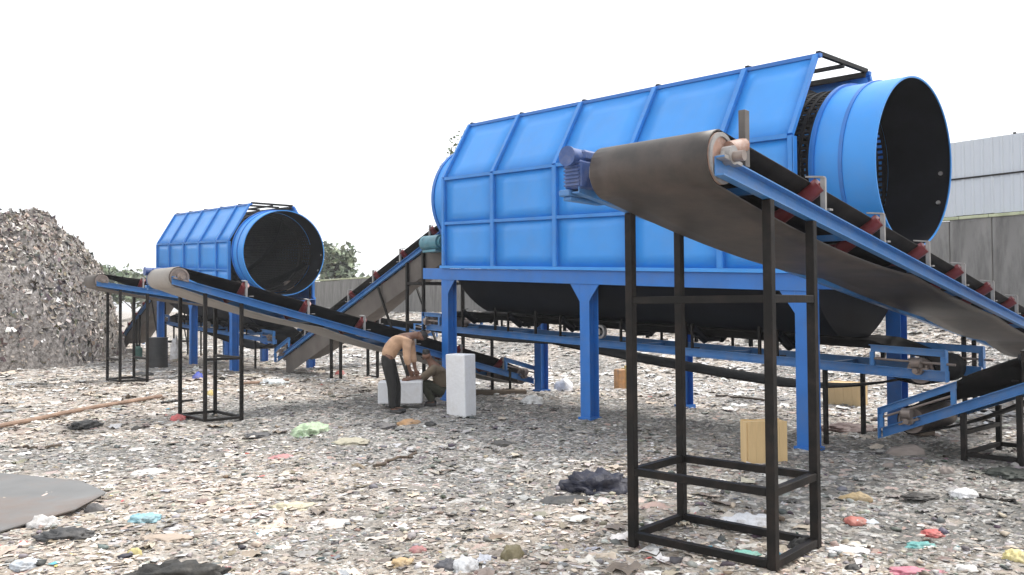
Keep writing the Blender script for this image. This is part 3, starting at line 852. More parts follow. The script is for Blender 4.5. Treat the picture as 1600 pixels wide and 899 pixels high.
LIGHT = [(.78, .75, .71), (.66, .61, .55), (.53, .46, .39), (.62, .51, .41), (.40, .34, .28), (.15, .135, .12), (.66, .50, .43), (.38, .42, .50), (.80, .80, .82), (.55, .10, .09), (.10, .33, .42), (.60, .50, .15), (.10, .07, .05), (.24, .19, .15)]
LIGHT_W = [14, 14, 16, 13, 12, 11, 5, 1.6, 11, .4, .4, .45, 11, 10]
GREY = [(.33, .325, .315), (.24, .235, .225), (.16, .155, .15), (.44, .43, .41), (.09, .087, .084), (.28, .26, .235), (.60, .59, .58), (.22, .175, .15), (.05, .047, .044)]
GREY_W = [18, 22, 18, 14, 10, 12, 6, 4, 6]
WHITE = [(.80, .79, .77), (.70, .68, .65), (.56, .53, .49), (.40, .36, .32), (.18, .16, .14), (.62, .50, .42), (.85, .85, .86)]
WHITE_W = [22, 20, 16, 12, 8, 6, 14]


MEAN_L, MEAN_G, MEAN_W = np.array((.65, .565, .475)), np.array((.25, .235, .215)), np.array((.64, .615, .58))
def scatter(name, bands, label, tilt, curl, aspect, res, keepc, bias=0.0, dull=False):
    Ps = []; sz = []; T = []
    for y0, y1, dens, s0, s1 in bands:
        wid = lambda y: .78 * y + 1.2
        area = (wid(y0) + wid(y1)) * (y1 - y0); n = int(area * dens)
        y = np.sqrt(rng.uniform(y0 ** 2, y1 ** 2, n)); x = rng.uniform(-1, 1, n) * wid(y)
        s = s0 + (s1 - s0) * rng.power(.55, n) ** 1.6
        tl = pick(LIGHT, n, LIGHT_W); tg = pick(GREY, n, GREY_W); tw = pick(WHITE, n, WHITE_W)
        for i in range(n):
            X, Y = x[i], y[i]
            if (Vector((X, Y)) - WALL_P).dot(VD) > -.15: continue
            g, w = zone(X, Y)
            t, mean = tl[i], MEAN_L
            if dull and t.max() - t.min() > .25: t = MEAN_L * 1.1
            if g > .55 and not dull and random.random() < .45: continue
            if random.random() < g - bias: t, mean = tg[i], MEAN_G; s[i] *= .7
            elif random.random() < w: t, mean = tw[i], MEAN_W
            if t.max() - t.min() < .25: t = mean + (t - mean) * keepc
            # patches where mud lies over everything
            mud = .5 + .9 * mn.noise(Vector((X * .9, Y * 1.5, 21))) + .5 * mn.noise(Vector((X * 2.3, Y * 3.1, 9)))
            t = t * (1 - .52 * min(1, max(0, mud - .60) * 2.4))
            Ps.append((X, Y, gz(X, Y) + s[i] * (.06 if dull else .08))); sz.append(s[i]); T.append(t)
    V, Fq, TT = flake_arrays(np.array(Ps), np.array(sz), np.array(T), tilt=tilt, curl=curl, aspect=aspect, res=res)
    o = fast_mesh(name, V, Fq, M['litter'], TT)
    return tag(o, kind='stuff', label=label, cat='litter')
scatter('scattered_litter', ((3.0, 6.5, 1500, .012, .065), (6.5, 11, 850, .016, .085), (11, 19, 420, .022, .12), (19, 32, 130, .04, .19), (32, 50, 32, .07, .30)),
        'trodden bits of paper, film and rag pressed into the whole dump ground', .075, .09, (.12, .8), 2, .78)
scatter('film_scraps', ((3.0, 6.5, 34, .05, .17), (6.5, 11, 24, .06, .20), (11, 19, 13, .09, .26), (19, 32, 6, .13, .36), (32, 48, 3, .2, .5)),
        'larger crumpled scraps of film and paper lying loose on the dump ground', .07, .13, (.25, .9), 5, .8, bias=.15, dull=True)

def gravel():
    """small lumps of rubble and clods"""
    n = 9000
    y = np.exp(rng.uniform(math.log(3.2), math.log(20), n)); x = rng.uniform(-1, 1, n) * (.76 * y + 1)
    s = .010 + .028 * rng.power(.6, n) ** 2
    ico = bmesh.new(); bmesh.ops.create_icosphere(ico, subdivisions=1, radius=1.0)
    bv = np.array([v.co[:] for v in ico.verts]); bf = np.array([[v.index for v in f.verts] for f in ico.faces]); ico.free()
    nv = len(bv)
    V = bv[None].repeat(n, 0) * rng.uniform(.35, 1.4, (n, nv, 1)) * s[:, None, None] * np.stack([rng.uniform(.8, 1.6, n), rng.uniform(.8, 1.6, n), rng.uniform(.4, .8, n)], -1)[:, None, :]
    z = np.array([gz(a, b) for a, b in zip(x, y)])
    V += np.stack([x, y, z + s * .2], -1)[:, None, :]
    Fq = (bf[None] + (np.arange(n) * nv)[:, None, None]).reshape(-1, 3)
    T = pick(GREY + [(.45, .38, .31), (.24, .18, .14)], n, GREY_W + [14, 8])
    o = fast_mesh('rubble', V.reshape(-1, 3), Fq, M['litter'], T[:, None].repeat(nv, 1).reshape(-1, 3))
    tag(o, kind='stuff', label='small grey rubble lumps and clods among the litter', cat='rubble')
gravel()

# ------------------------------------------------------------------ the rubbish heap
HC = Vector((-21.6, 31.0)); HE1 = Vector((-.56, .828)); HE2 = Vector((.828, .56))
def heap_z(x, y):
    d = Vector((x, y)) - HC; a, b = d.dot(HE1) / 11.5, d.dot(HE2) / 6.2
    rr = math.hypot(a, b)
    wob = 1 + .10 * mn.noise(Vector((x * .25, y * .25, 3))) + .05 * mn.noise(Vector((x * .8, y * .8, 7)))
    q = rr / wob
    if q >= 1.12: return -1
    h = 4.9 * max(0, 1 - q ** 5.0) ** .75 if q < 1 else 0
    h += .55 * mn.noise(Vector((x * .45, y * .45, 1))) * (1 if q < .9 else .4) + .55 * (abs(mn.noise(Vector((x * 1.1, y * 1.1, 2)))) - .25) + .34 * mn.noise(Vector((x * 2.6, y * 2.6, 2))) + .2 * mn.noise(Vector((x * 5.5, y * 5.5, 2)))
    return h - max(0, q - .97) * 9
def heap():
    n1, n2 = 200, 130
    V = []
    for i in range(n1):
        for j in range(n2):
            p = HC + HE1 * ((i / (n1 - 1) * 2 - 1) * 13.0) + HE2 * ((j / (n2 - 1) * 2 - 1) * 7.2)
            V.append((p.x, p.y, heap_z(p.x, p.y)))
    V = np.array(V)
    i, j = np.meshgrid(np.arange(n1 - 1), np.arange(n2 - 1), indexing='ij')
    Fq = np.stack([i * n2 + j, i * n2 + j + 1, (i + 1) * n2 + j + 1, (i + 1) * n2 + j], -1).reshape(-1, 4)[:, ::-1]
    m = mat('packed_rubbish', (.13, .115, .105), .9, var=.6, scale=9, dirt=(.40, .37, .35), dirt_amt=.9, dirt_scale=11, bump=.9, bump_scale=5)
    o = fast_mesh('rubbish_heap', V, Fq, m)
    tag(o, 'tall grey heap of compacted shredded rubbish at the left edge of the dump', 'heap')
    # strips and rags all over it
    n = 120000
    a = rng.uniform(-1, 1, (n, 2)); P = []; N = []; keep = 0
    for k in range(n):
        p = HC + HE1 * (a[k, 0] * 12.2) + HE2 * (a[k, 1] * 6.9); z = heap_z(p.x, p.y)
        if z < -.1: continue
        e = .12; gx = (heap_z(p.x + e, p.y) - z) / e; gy = (heap_z(p.x, p.y + e) - z) / e
        gx = max(-3, min(3, gx)); gy = max(-3, min(3, gy))
        P.append((p.x, p.y, z + .03)); N.append((-gx, -gy, 1))
    P = np.array(P); N = np.array(N); n = len(P)
    s = .05 + .20 * rng.power(.5, n) ** 2
    T = pick([(.46, .41, .36), (.32, .27, .23), (.19, .155, .13), (.62, .57, .52), (.055, .046, .040), (.42, .32, .25), (.74, .71, .69), (.22, .17, .135), (.42, .32, .27)], n, [14, 16, 18, 12, 26, 7, 8, 10, 5])
    V, Fq, TT = flake_arrays(P, s, T, tilt=.6, curl=.35, aspect=(.12, .6), normal=N, res=2)
    f = fast_mesh('shredded_rubbish', V, Fq, M['litter'], TT); f.parent = o
    tag(f, kind='stuff')
heap()

# ------------------------------------------------------------------ trees beyond the wall
def tree(label, x, y, z0, h, cr, ch, n, leaf, tint, group='trees beyond the boundary wall', seed=0):
    rs = random.Random(seed)
    t = thing('tree', label, 'tree', (x, y, z0), 0, group)
    mb = MB()
    pts = [Vector((0, 0, -.3)), Vector((.1, .05, h * .3)), Vector((-.05, .1, h * .55)), Vector((.05, 0, h * .9))]
    rad = [.05 * h * .5, .04 * h * .5, .028 * h * .5, .008 * h]
    for a, b, ra, rb in zip(pts, pts[1:], rad, rad[1:]): mb.tube(a, b, ra, 9, rb)
    tips = []
    for k in range(11):
        a = rs.uniform(0, 2 * PI); zz = h * rs.uniform(.4, .8); b = Vector((math.cos(a) * cr * rs.uniform(.5, .9), math.sin(a) * cr * rs.uniform(.5, .9), min(h * .97, zz + ch * rs.uniform(.1, .4))))
        mb.tube(Vector((0, 0, zz - .2)), b, .012 * h, 6, .003 * h); tips.append(b)
    mb.build('trunk', M['bark'], t, smooth=True)
    tips.append(Vector((0, 0, h * .95)))
    for k in range(14):
        a = rs.uniform(0, 2 * PI); q = rs.uniform(.2, 1) ** .5
        tips.append(Vector((math.cos(a) * cr * q, math.sin(a) * cr * q, h - ch * rs.uniform(.05, .9) * (0.3 + .7 * q))))
    c = np.array([tips[rs.randrange(len(tips))][:] for _ in range(n)])
    P = c + rng.normal(0, 1, (n, 3)) * np.array([cr * .17, cr * .17, ch * .10])
    T = pick([tint, tuple(k * .6 for k in tint), tuple(k * 1.5 for k in tint)], n, [4, 3, 2])
    V, Fq, TT = flake_arrays(P, np.full(n, leaf) * rng.uniform(.6, 1.4, n), T, tilt=.9, curl=.25, aspect=(.4, .8))
    o = fast_mesh('crown', V, Fq, M['leaf'], TT); o.parent = t
    tag(o, kind='stuff') if False else None
    return t
tree('hazy grey green round tree peeping out right beside the rubbish heap', -33.0, 68, 0, 5.0, 1.7, 2.6, 1700, .36, (.24, .28, .19), seed=1)  # these far leaf tints are pale: distance haze put into the colour
tree('lower hazy tree between the rubbish heap and the farther trommel', -30.6, 66.5, 0, 4.4, 1.4, 2.2, 1300, .34, (.25, .29, .20), seed=2)
tree('pale leafy tree behind the open mouth of the farther trommel', -12.2, 57, 1.0, 4.6, 1.3, 3.0, 1500, .32, (.24, .28, .19), seed=3)
tree('small bushy tree over the wall beside the feed conveyor', -10.2, 56, 1.0, 2.6, 1.2, 1.6, 800, .30, (.25, .29, .20), seed=4)
tree('tall thin tree whose leaves show past the top corner of the nearer trommel', -1.75, 50, 1.0, 10.0, 1.9, 7.0, 2600, .22, (.12, .17, .06), seed=5)

# ------------------------------------------------------------------ solid props
def bboxpt(b):
    x0, y0, x1, y1 = b
    return G((x0 + x1) / 2, y1)
def crate(name, label, cat, px, w, d, h, yaw, m, sink=.03, planks=0, mb_=None, bevel=.006):
    p = G(*px)
    t = thing(name, label, cat, (p.x, p.y, p.z - sink), yaw)
    return t
# tall white block and the low one the men work on
p = G(727, 652); t = tag(MB().box((0, 0, 0), (.27, .40, .98)).build('foam_block', M['white_block'], bevel=.012), 'tall upright white foam block standing beside the crouching man', 'block')
t.location = (p.x, p.y + .02, p.z - .02); t.rotation_euler = (0, R(-1), R(52))
p = at(627, 630, 13.95); t = tag(MB().box((-.37, -.2, 0), (.36, .2, .36)).build('foam_block', M['white_block'], bevel=.012), 'low white foam block lying on its side between the two men', 'block')
t.location = (p.x, p.y, max(0, p.z) - .02 + .03); t.rotation_euler = (0, 0, R(3))
# plywood pieces stood on edge
def ply(label, px, w, d, h, yaw, n):
    p = G(*px); t = thing('wooden_box', label, 'wooden box', (p.x, p.y, p.z - .02), yaw)
    s = w / n; first = None
    for sg in (-1, 1):
        for i in range(n):
            if first is None:
                first = o = MB().box((-s / 2 + .001, -.009, 0), (s / 2 - .001, .009, h)).build('plank', M['wood'], t)
            else: o = inst(first, t)
            o.location = (-w / 2 + s * (i + .5), sg * (d / 2 - .01) + random.uniform(-.0015, .0015), random.uniform(-.004, .004))
    mb = MB()
    for sg in (-1, 1): mb.box((sg * w / 2 - .012, -d / 2 + .02, .005), (sg * w / 2 + .004, d / 2 - .02, h - .008))
    mb.box((-w / 2 + .012, -d / 2 + .02, h - .03), (w / 2 - .012, d / 2 - .02, h - .012))
    mb.build('box_frame', M['wood'], t)
    return t
ply('pale yellow wooden box standing by the front blue leg inside the tall stand', (1194, 722), .44, .2, .47, R(8), 5)
ply('tan wooden box in the shade beyond the blue legs', (1324, 634), .55, .42, .42, R(-38), 4)
# orange and yellow can
p = G(973, 607); t = thing('plastic_can', 'orange and yellow plastic can upright on the ground under the trommel', 'can', (p.x, p.y, p.z - .02), R(25))
mb = MB(); mb.box((-.16, -.1, 0), (.02, .1, .42)); mb.build('body', cloth_mat('orange', (.62, .26, .03)), t, bevel=.02)
mb = MB(); mb.box((.021, -.1, 0), (.15, .1, .44)); mb.tube((.08, 0, .44), (.08, 0, .49), .035, 10); mb.build('front', cloth_mat('yellow', (.68, .48, .06)), t, bevel=.02)
# black oil drum by the far trommel's leg
p = G(246, 574); t = thing('oil_drum', 'black oil drum standing in front of the far trommel leg', 'drum', (p.x, p.y, p.z - .03), .3)
mb = MB(); mb.tube((0, 0, 0), (0, 0, .9), .285, 32); mb.build('body', M['barrel'], t, smooth=True)
for z in (.02, .3, .6, .885):
    MB().pipe((0, 0, z - .015), (0, 0, z + .015), .30, .27, 32).build('hoop', M['barrel'], t, smooth=True)
# green canister and beige box by the heap
p = G(215, 563); t = thing('green_canister', 'small dark green canister behind the distant black stand', 'canister', (p.x, p.y, p.z), 0)
mb = MB(); mb.tube((0, 0, 0), (0, 0, .40), .15, 18); mb.tube((0, 0, .4), (0, 0, .47), .15, 18, .06); mb.build('body', cloth_mat('green_dark', (.02, .13, .10)), t, smooth=True)
MB().tube((0, 0, .47), (0, 0, .53), .05, 12).build('cap', M['black'], t)
p = G(138, 553); t = tag(MB().box((-.3, -.25, 0), (.3, .25, .32)).add([(-.31, -.26, .325), (0, -.28, .40), (0, .25, .40), (-.31, .25, .325)], [(0, 1, 2, 3)]).build('cardboard_box', cloth_mat('cardboard', (.52, .40, .28)), bevel=.01), 'beige cardboard box with an open flap at the foot of the rubbish heap', 'box')
t.location = p; t.rotation_euler = (0, 0, .3)

# crumpled rags and bags, each with its own folds
def crumple(name, label, cat, bbox, col, hf=.5, seed=0, sharp=1.0, mat_=None, sub=4, rough=.6):
    x0, y0, x1, y1 = bbox
    pf = G((x0 + x1) / 2, y1); Y = pf.y; w = (x1 - x0) / F_PX * Y; hv = (y1 - y0) / F_PX * Y
    h = max(.02, hv * hf); d = min(1.3 * w, max(.35 * w, (hv - h) * Y / 1.7))
    bm = bmesh.new(); bmesh.ops.create_icosphere(bm, subdivisions=sub, radius=1.0)
    of = Vector((seed * 7.31, seed * 3.17, seed * 1.7))
    for v in bm.verts:
        q = v.co.copy()
        lob = 1 + .35 * mn.noise(Vector((q.x * 1.3, q.y * 1.3, 0)) + of) + .22 * mn.noise(q * 2.6 + of)
        fold = (1 - abs(mn.noise(q * 2.2 + of * 2)) * 2.2) * .28 + (1 - abs(mn.noise(q * 5 + of)) * 2) * .16 + (.10 * mn.noise(q * 11 + of) if sub > 3 else 0)
        r = lob + fold * sharp * .8
        z = max(q.z, -.15)
        edge = 1 - .5 * abs(q.z)
        v.co = Vector((q.x * r * w / 2 * .85, q.y * r * d / 2 * .85, z * r * h * .72 + (.12 * fold * h)))
    me = bpy.data.meshes.new(name); bm.to_mesh(me); bm.free()
    me.polygons.foreach_set('use_smooth', [True] * len(me.polygons))
    me.materials.append(mat_ or cloth_mat(label.split()[0] + str(seed), col, rough))
    o = bpy.data.objects.new(name, me); COL.objects.link(o)
    yy = Y + d * .45
    xx = pf.x * yy / Y
    o.location = (xx, yy, gz(xx, yy) - .16 * h)
    return tag(o, label, cat)

W = (.74, .74, .76)
RAGS = [
    ('cloth', 'crumpled navy blue cloth lying beside the tall foreground stand', 'cloth', (893, 728, 984, 770), (.012, .015, .042), .6, 2.2),
    ('rag', 'small dark grey rag in front of the navy cloth', 'rag', (838, 766, 930, 790), (.06, .058, .055), .35, 1.2),
    ('plastic_bag', 'white plastic bag with a dark knot lying inside the tall stand', 'bag', (1128, 786, 1216, 826), (.74, .75, .80), .5, 1.1),
    ('plastic_bag', 'teal plastic scrap lying at the foot of the tall stand', 'bag', (1130, 855, 1186, 874), (.13, .52, .42), .4, 1.2),
    ('plastic_bag', 'turquoise plastic bag among the foreground litter at the right', 'bag', (1416, 834, 1462, 854), (.08, .42, .40), .5, 1.2),
    ('plastic_bag', 'bright red plastic scrap beside the turquoise bag', 'bag', (1440, 820, 1476, 836), (.62, .07, .06), .5, 1.1),
    ('rag', 'orange red rag near the right foot of the tall stand', 'rag', (1320, 804, 1352, 824), (.52, .10, .06), .5, 1.1),
    ('plastic_bag', 'pink shredded plastic at the bottom edge right of the stand', 'bag', (1384, 884, 1472, 902), (.66, .15, .24), .5, 1.4),
    ('plastic_bag', 'white flattened film sheet beside the nearest stand corner', 'bag', (1286, 846, 1360, 872), W, .25, .8),
    ('rag', 'black ragged cloth draped on the stand foot bar', 'rag', (1234, 832, 1282, 862), (.02, .018, .017), .7, 1.4),
    ('plastic_bag', 'black torn bag near the bottom edge beside white film', 'bag', (1318, 876, 1346, 896), (.02, .02, .02), .6, 1.4),
    ('plastic_bag', 'yellow crumpled bag at the right edge of the foreground', 'bag', (1568, 852, 1606, 884), (.66, .54, .14), .6, 1.1),
    ('plastic_bag', 'white bag lying low in the bottom right litter', 'bag', (1486, 874, 1532, 894), (.72, .70, .66), .5, 1.1),
    ('plastic_bag', 'white bag beside the dark cable at the right', 'bag', (1486, 766, 1528, 786), W, .6, 1.0),
    ('plastic_bag', 'pale green plastic bag lying on open ground left of the men', 'bag', (462, 646, 513, 682), (.42, .60, .33), .5, 1.2),
    ('rag', 'orange brown rag heap at the standing man\'s feet', 'rag', (622, 648, 656, 664), (.48, .23, .05), .6, 1.2),
    ('rag', 'black lump of rag between the orange heap and the tall white block', 'rag', (662, 654, 683, 667), (.025, .024, .024), .7, 1.2),
    ('plastic_bag', 'yellowish crumpled film in the middle foreground', 'bag', (424, 778, 492, 798), (.62, .54, .33), .45, 1.3),
    ('plastic_bag', 'pinkish white film spread beside the yellowish film', 'bag', (492, 796, 556, 820), (.66, .58, .53), .4, 1.2),
    ('rag', 'orange tan bag at the bottom edge of the foreground', 'bag', (610, 868, 648, 888), (.55, .36, .13), .6, 1.0),
    ('rag', 'dull red rag behind the orange tan bag', 'rag', (640, 853, 664, 870), (.45, .14, .14), .6, 1.1),
    ('plastic_bag', 'large white crumpled bag at the bottom edge by a dark bag', 'bag', (706, 862, 752, 897), (.70, .70, .72), .6, 1.2),
    ('plastic_bag', 'dark grey torn bag against the large white crumpled bag', 'bag', (680, 868, 716, 893), (.10, .10, .12), .6, 1.3),
    ('rag', 'grey black rag lying flat in the left foreground', 'rag', (68, 832, 144, 856), (.06, .06, .064), .5, 2.2),
    ('sack', 'white stuffed sack on the edge of the grey slab', 'sack', (38, 796, 96, 826), (.66, .63, .61), .8, .5),
    ('rag', 'small dark bundle at the corner of the grey slab', 'bundle', (134, 783, 163, 800), (.13, .12, .12), .8, .9),
    ('plastic_bag', 'light blue plastic bag in the left foreground', 'bag', (204, 800, 246, 820), (.20, .50, .60), .5, 1.2),
    ('plastic_cup', 'small yellow plastic tub in the left foreground', 'tub', (198, 854, 222, 870), (.66, .54, .14), .8, .6),
    ('rag', 'big black torn bag heap at the bottom edge left of centre', 'rag', (212, 866, 342, 903), (.03, .029, .027), .55, 2.4),
    ('plastic_bag', 'brown flattened carton above the black torn bag heap', 'bag', (224, 832, 300, 852), (.46, .34, .24), .3, .9),
    ('rag', 'black clump beside the long brown pole', 'rag', (115, 655, 158, 671), (.022, .022, .022), .6, 1.3),
    ('rag', 'tiny dark clump right of the black clump', 'rag', (204, 663, 220, 672), (.05, .045, .04), .7, 1.1),
    ('plastic_bag', 'bright red bag at the foot of the thin black stand', 'bag', (267, 643, 290, 660), (.66, .06, .06), .7, 1.0),
    ('plastic_bag', 'royal blue bag below the far trommel legs', 'bag', (300, 578, 317, 595), (.03, .07, .50), .8, .9),
    ('plastic_bag', 'yellow scrap behind the legs of the thin black stand', 'bag', (322, 606, 334, 619), (.64, .46, .06), .8, .9),
    ('rag', 'dark clump by the black oil drum', 'rag', (208, 577, 238, 590), (.03, .03, .03), .5, 1.2),
    ('plastic_bag', 'red scrap under the feed conveyor legs', 'bag', (522, 574, 540, 588), (.52, .08, .07), .7, 1.0),
    ('plastic_bag', 'pale bluish heap of film under the feed conveyor tail', 'bag', (408, 584, 452, 602), (.62, .68, .70), .6, 1.0),
    ('plastic_bag', 'white bag lying between the rear blue leg and the middle front leg', 'bag', (866, 584, 898, 611), (.72, .73, .80), .8, .8),
    ('plastic_bag', 'white flattened bag right of the tall white block', 'bag', (812, 616, 848, 634), (.76, .76, .76), .7, .9),
    ('rag', 'dark brown rag strip lying along the ground near the grey stone', 'rag', (1280, 656, 1372, 676), (.12, .055, .045), .5, 1.3),
    ('rag', 'dark grey flattened rag at the right of the yellow sponge', 'rag', (1410, 770, 1464, 784), (.05, .045, .042), .4, 1.2),
    ('plastic_bag', 'light blue scrap by the second leg of the tall stand', 'bag', (1040, 706, 1060, 720), (.33, .52, .62), .6, 1.0),
    ('rag', 'pinkish flattened carton beneath the tall stand', 'rag', (998, 776, 1052, 806), (.55, .34, .27), .25, .7),
    ('plastic_bag', 'pink red strip on the grey ground in the middle', 'bag', (424, 705, 464, 717), (.55, .20, .20), .5, 1.0),
    ('rag', 'grey brown cloth left of the men on the ground', 'rag', (580, 662, 618, 674), (.13, .12, .12), .5, 1.1),
    ('rag', 'dark greenish rag in front of the black edge stand', 'rag', (1546, 728, 1604, 752), (.04, .05, .04), .4, 1.2),
    ('rag', 'olive brown clump at the right of the bottom centre', 'rag', (782, 836, 816, 876), (.20, .16, .06), .6, 1.2),
    ('plastic_bag', 'dark rag lying on the middle ground before the white block', 'rag', (768, 688, 800, 699), (.06, .055, .05), .5, 1.2),
    ('plastic_bag', 'pale grey film crumpled left of the yellow tub', 'bag', (20, 872, 62, 896), (.50, .55, .62), .5, 1.2),
    ('plastic_bag', 'whitish film heap in the open middle left ground', 'bag', (210, 726, 262, 744), (.74, .71, .67), .4, 1.2),
    ('rag', 'flattened charcoal sack near the pale green bag', 'rag', (384, 672, 424, 684), (.08, .08, .085), .4, 1.1),
]
for i, (nm, lb, ct, bb, c, hf, shp) in enumerate(RAGS):
    crumple(nm, lb, ct, bb, c, hf, i + 1, shp, sub=4 if (bb[2] - bb[0]) > 35 else 3)

def stone(label, bbox, seed, col=None):
    return crumple('stone', label, 'stone', bbox, None, .75, seed, .15, mat_=M['stone'], sub=4)
stone('large smooth grey stone below the low conveyor take-up end', (1380, 684, 1446, 713), 60)
stone('pale grey stone nearer than the large smooth one', (1464, 722, 1492, 741), 61)
stone('small grey stone at the foot of the foreground ragged ground', (1376, 716, 1398, 730), 62)

# yellow sponge slab, foam strip, broken timber
def slab(name, label, cat, px, w, d, h, yaw, m, tilt=0.0):
    p = G(*px); mb = MB(); n = 8
    rows = []
    mb.box((-w / 2, -d / 2, 0), (w / 2, d / 2, h))
    o = mb.build(name, m, bevel=min(.02, h * .2)); o.location = (p.x, p.y + d / 2, p.z + .01); o.rotation_euler = (tilt, 0, yaw)
    return tag(o, label, cat)
crumple('sponge_block', 'yellow brown sponge lump lying on the ground right of the tall stand', 'sponge', (1309, 761, 1368, 780), (.46, .31, .11), .8, 82, .35)
crumple('foam_strip', 'yellowish grey flattened foam strip in front of the men', 'foam strip', (520, 681, 580, 699), (.42, .38, .25), .5, 81, .6)
slab('timber_block', 'dark brown timber block under the low take-up end', 'timber', (1448, 684), .24, .2, .17, R(12), M['bark'])
slab('white_board', 'small white board standing behind the bent man', 'board', (652, 509), .55, .05, .42, R(-12), M['white_block'])
slab('timber_beam', 'dark timber lying under the tail of the conveyor beside the tall white block', 'timber', (782, 619), 1.0, .16, .10, R(4), M['bark'])
p = G(797, 617); t = tag(MB().bar((0, 0, .1), (0, 0, .52), .05, .05).box((-.09, -.09, .1), (.09, .09, .112)).build('prop_post', M['black']), 'short dark prop post standing on the timber under the conveyor tail', 'post'); t.location = (p.x, p.y + .06, p.z)

# grey slab at the left edge
pts = [G(-260, 846), G(0, 834), G(118, 803), G(166, 779), G(128, 762), G(0, 749), G(-200, 750)]
c0 = sum((Vector((q.x, q.y, 0)) for q in pts), Vector()) / len(pts)
mb = MB(); mb.prism([(q.x - c0.x, q.y - c0.y, .0) for q in pts], (0, 0, .03))
o = mb.build('flat_slab', M['slab'], bevel=.012); o.location = (c0.x, c0.y, hgt(c0.x, c0.y) + .022); o.rotation_euler = (R(.8), 0, 0)
tag(o, 'dirty grey flat slab lying on the ground at the left edge', 'slab')

# long brown pole, sticks, cable
def stick(name, label, cat, pix, r, m, lift=.0, wob=.02, seed=0, n=10):
    a, b = G(*pix[0]), G(*pix[1]); mb = MB(); rs = random.Random(seed)
    P = []
    for i in range(n + 1):
        f = i / n; q = a.lerp(b, f); q.z = hgt(q.x, q.y) + r + lift + rs.uniform(-wob, wob) * .4
        q += Vector((rs.uniform(-wob, wob), rs.uniform(-wob, wob), 0)); P.append(q - a)
    for u, v in zip(P, P[1:]): mb.tube(u, v + (v - u).normalized() * r * .3, r, 8)
    o = mb.build(name, m, smooth=True); o.location = a
    return tag(o, label, cat)
stick('wooden_pole', 'long brown wooden pole lying across the ground in the left middle', 'pole', ((-60, 684), (252, 624)), .034, M['wood_dark'], .03, .012, 1)
stick('cable', 'dark cable snaking over the litter at the right edge', 'cable', ((1516, 781), (1640, 806)), .014, M['black'], .02, .06, 2)
stick('stick', 'thin dark stick on the ground below the thin black stand', 'stick', ((252, 634), (300, 630)), .022, M['black'], .03, .01, 3)
stick('stick', 'long dark stick under the trommel beyond the tall stand', 'stick', ((1120, 622), (1196, 630)), .02, M['bark'], .03, .02, 4)
stick('stick', 'dark twig in the left middle ground', 'stick', ((30, 706), (92, 704)), .016, M['bark'], .03, .05, 5)
stick('stick', 'dark twig in the middle ground left of centre', 'stick', ((584, 736), (652, 716)), .016, M['bark'], .03, .05, 6)
stick('stick', 'fallen dark branch right of the stand foot', 'stick', ((1200, 808), (1226, 822)), .016, M['bark'], .03, .03, 7)
stick('metal_bar', 'thin reddish bar lying beyond the thin black stand', 'bar', ((376, 604), (450, 598)), .03, M['wood_dark'], .03, .01, 8)

# ------------------------------------------------------------------ the two men
def skin_mesh(name, V, Ed, Rd, m, parent, root=0, sub=2):
    me = bpy.data.meshes.new(name); me.from_pydata([tuple(v) for v in V], Ed, []); me.update()
    o = bpy.data.objects.new(name, me); COL.objects.link(o); o.parent = parent
    md = o.modifiers.new('skin', 'SKIN'); md.use_smooth_shade = True
    sv = me.skin_vertices[0].data if me.skin_vertices else None
    for i, r in enumerate(Rd):
        sv[i].radius = (r, r) if not isinstance(r, tuple) else r
        sv[i].use_root = (i == root)
    ss = o.modifiers.new('sub', 'SUBSURF'); ss.levels = sub; ss.render_levels = sub
    # keep the surface, drop the modifiers
    dg = bpy.context.evaluated_depsgraph_get(); me2 = bpy.data.meshes.new_from_object(o.evaluated_get(dg))
    me2.name = name; o.modifiers.clear(); o.data = me2
    me2.materials.clear(); me2.materials.append(m)
    me2.polygons.foreach_set('use_smooth', [True] * len(me2.polygons))
    return o

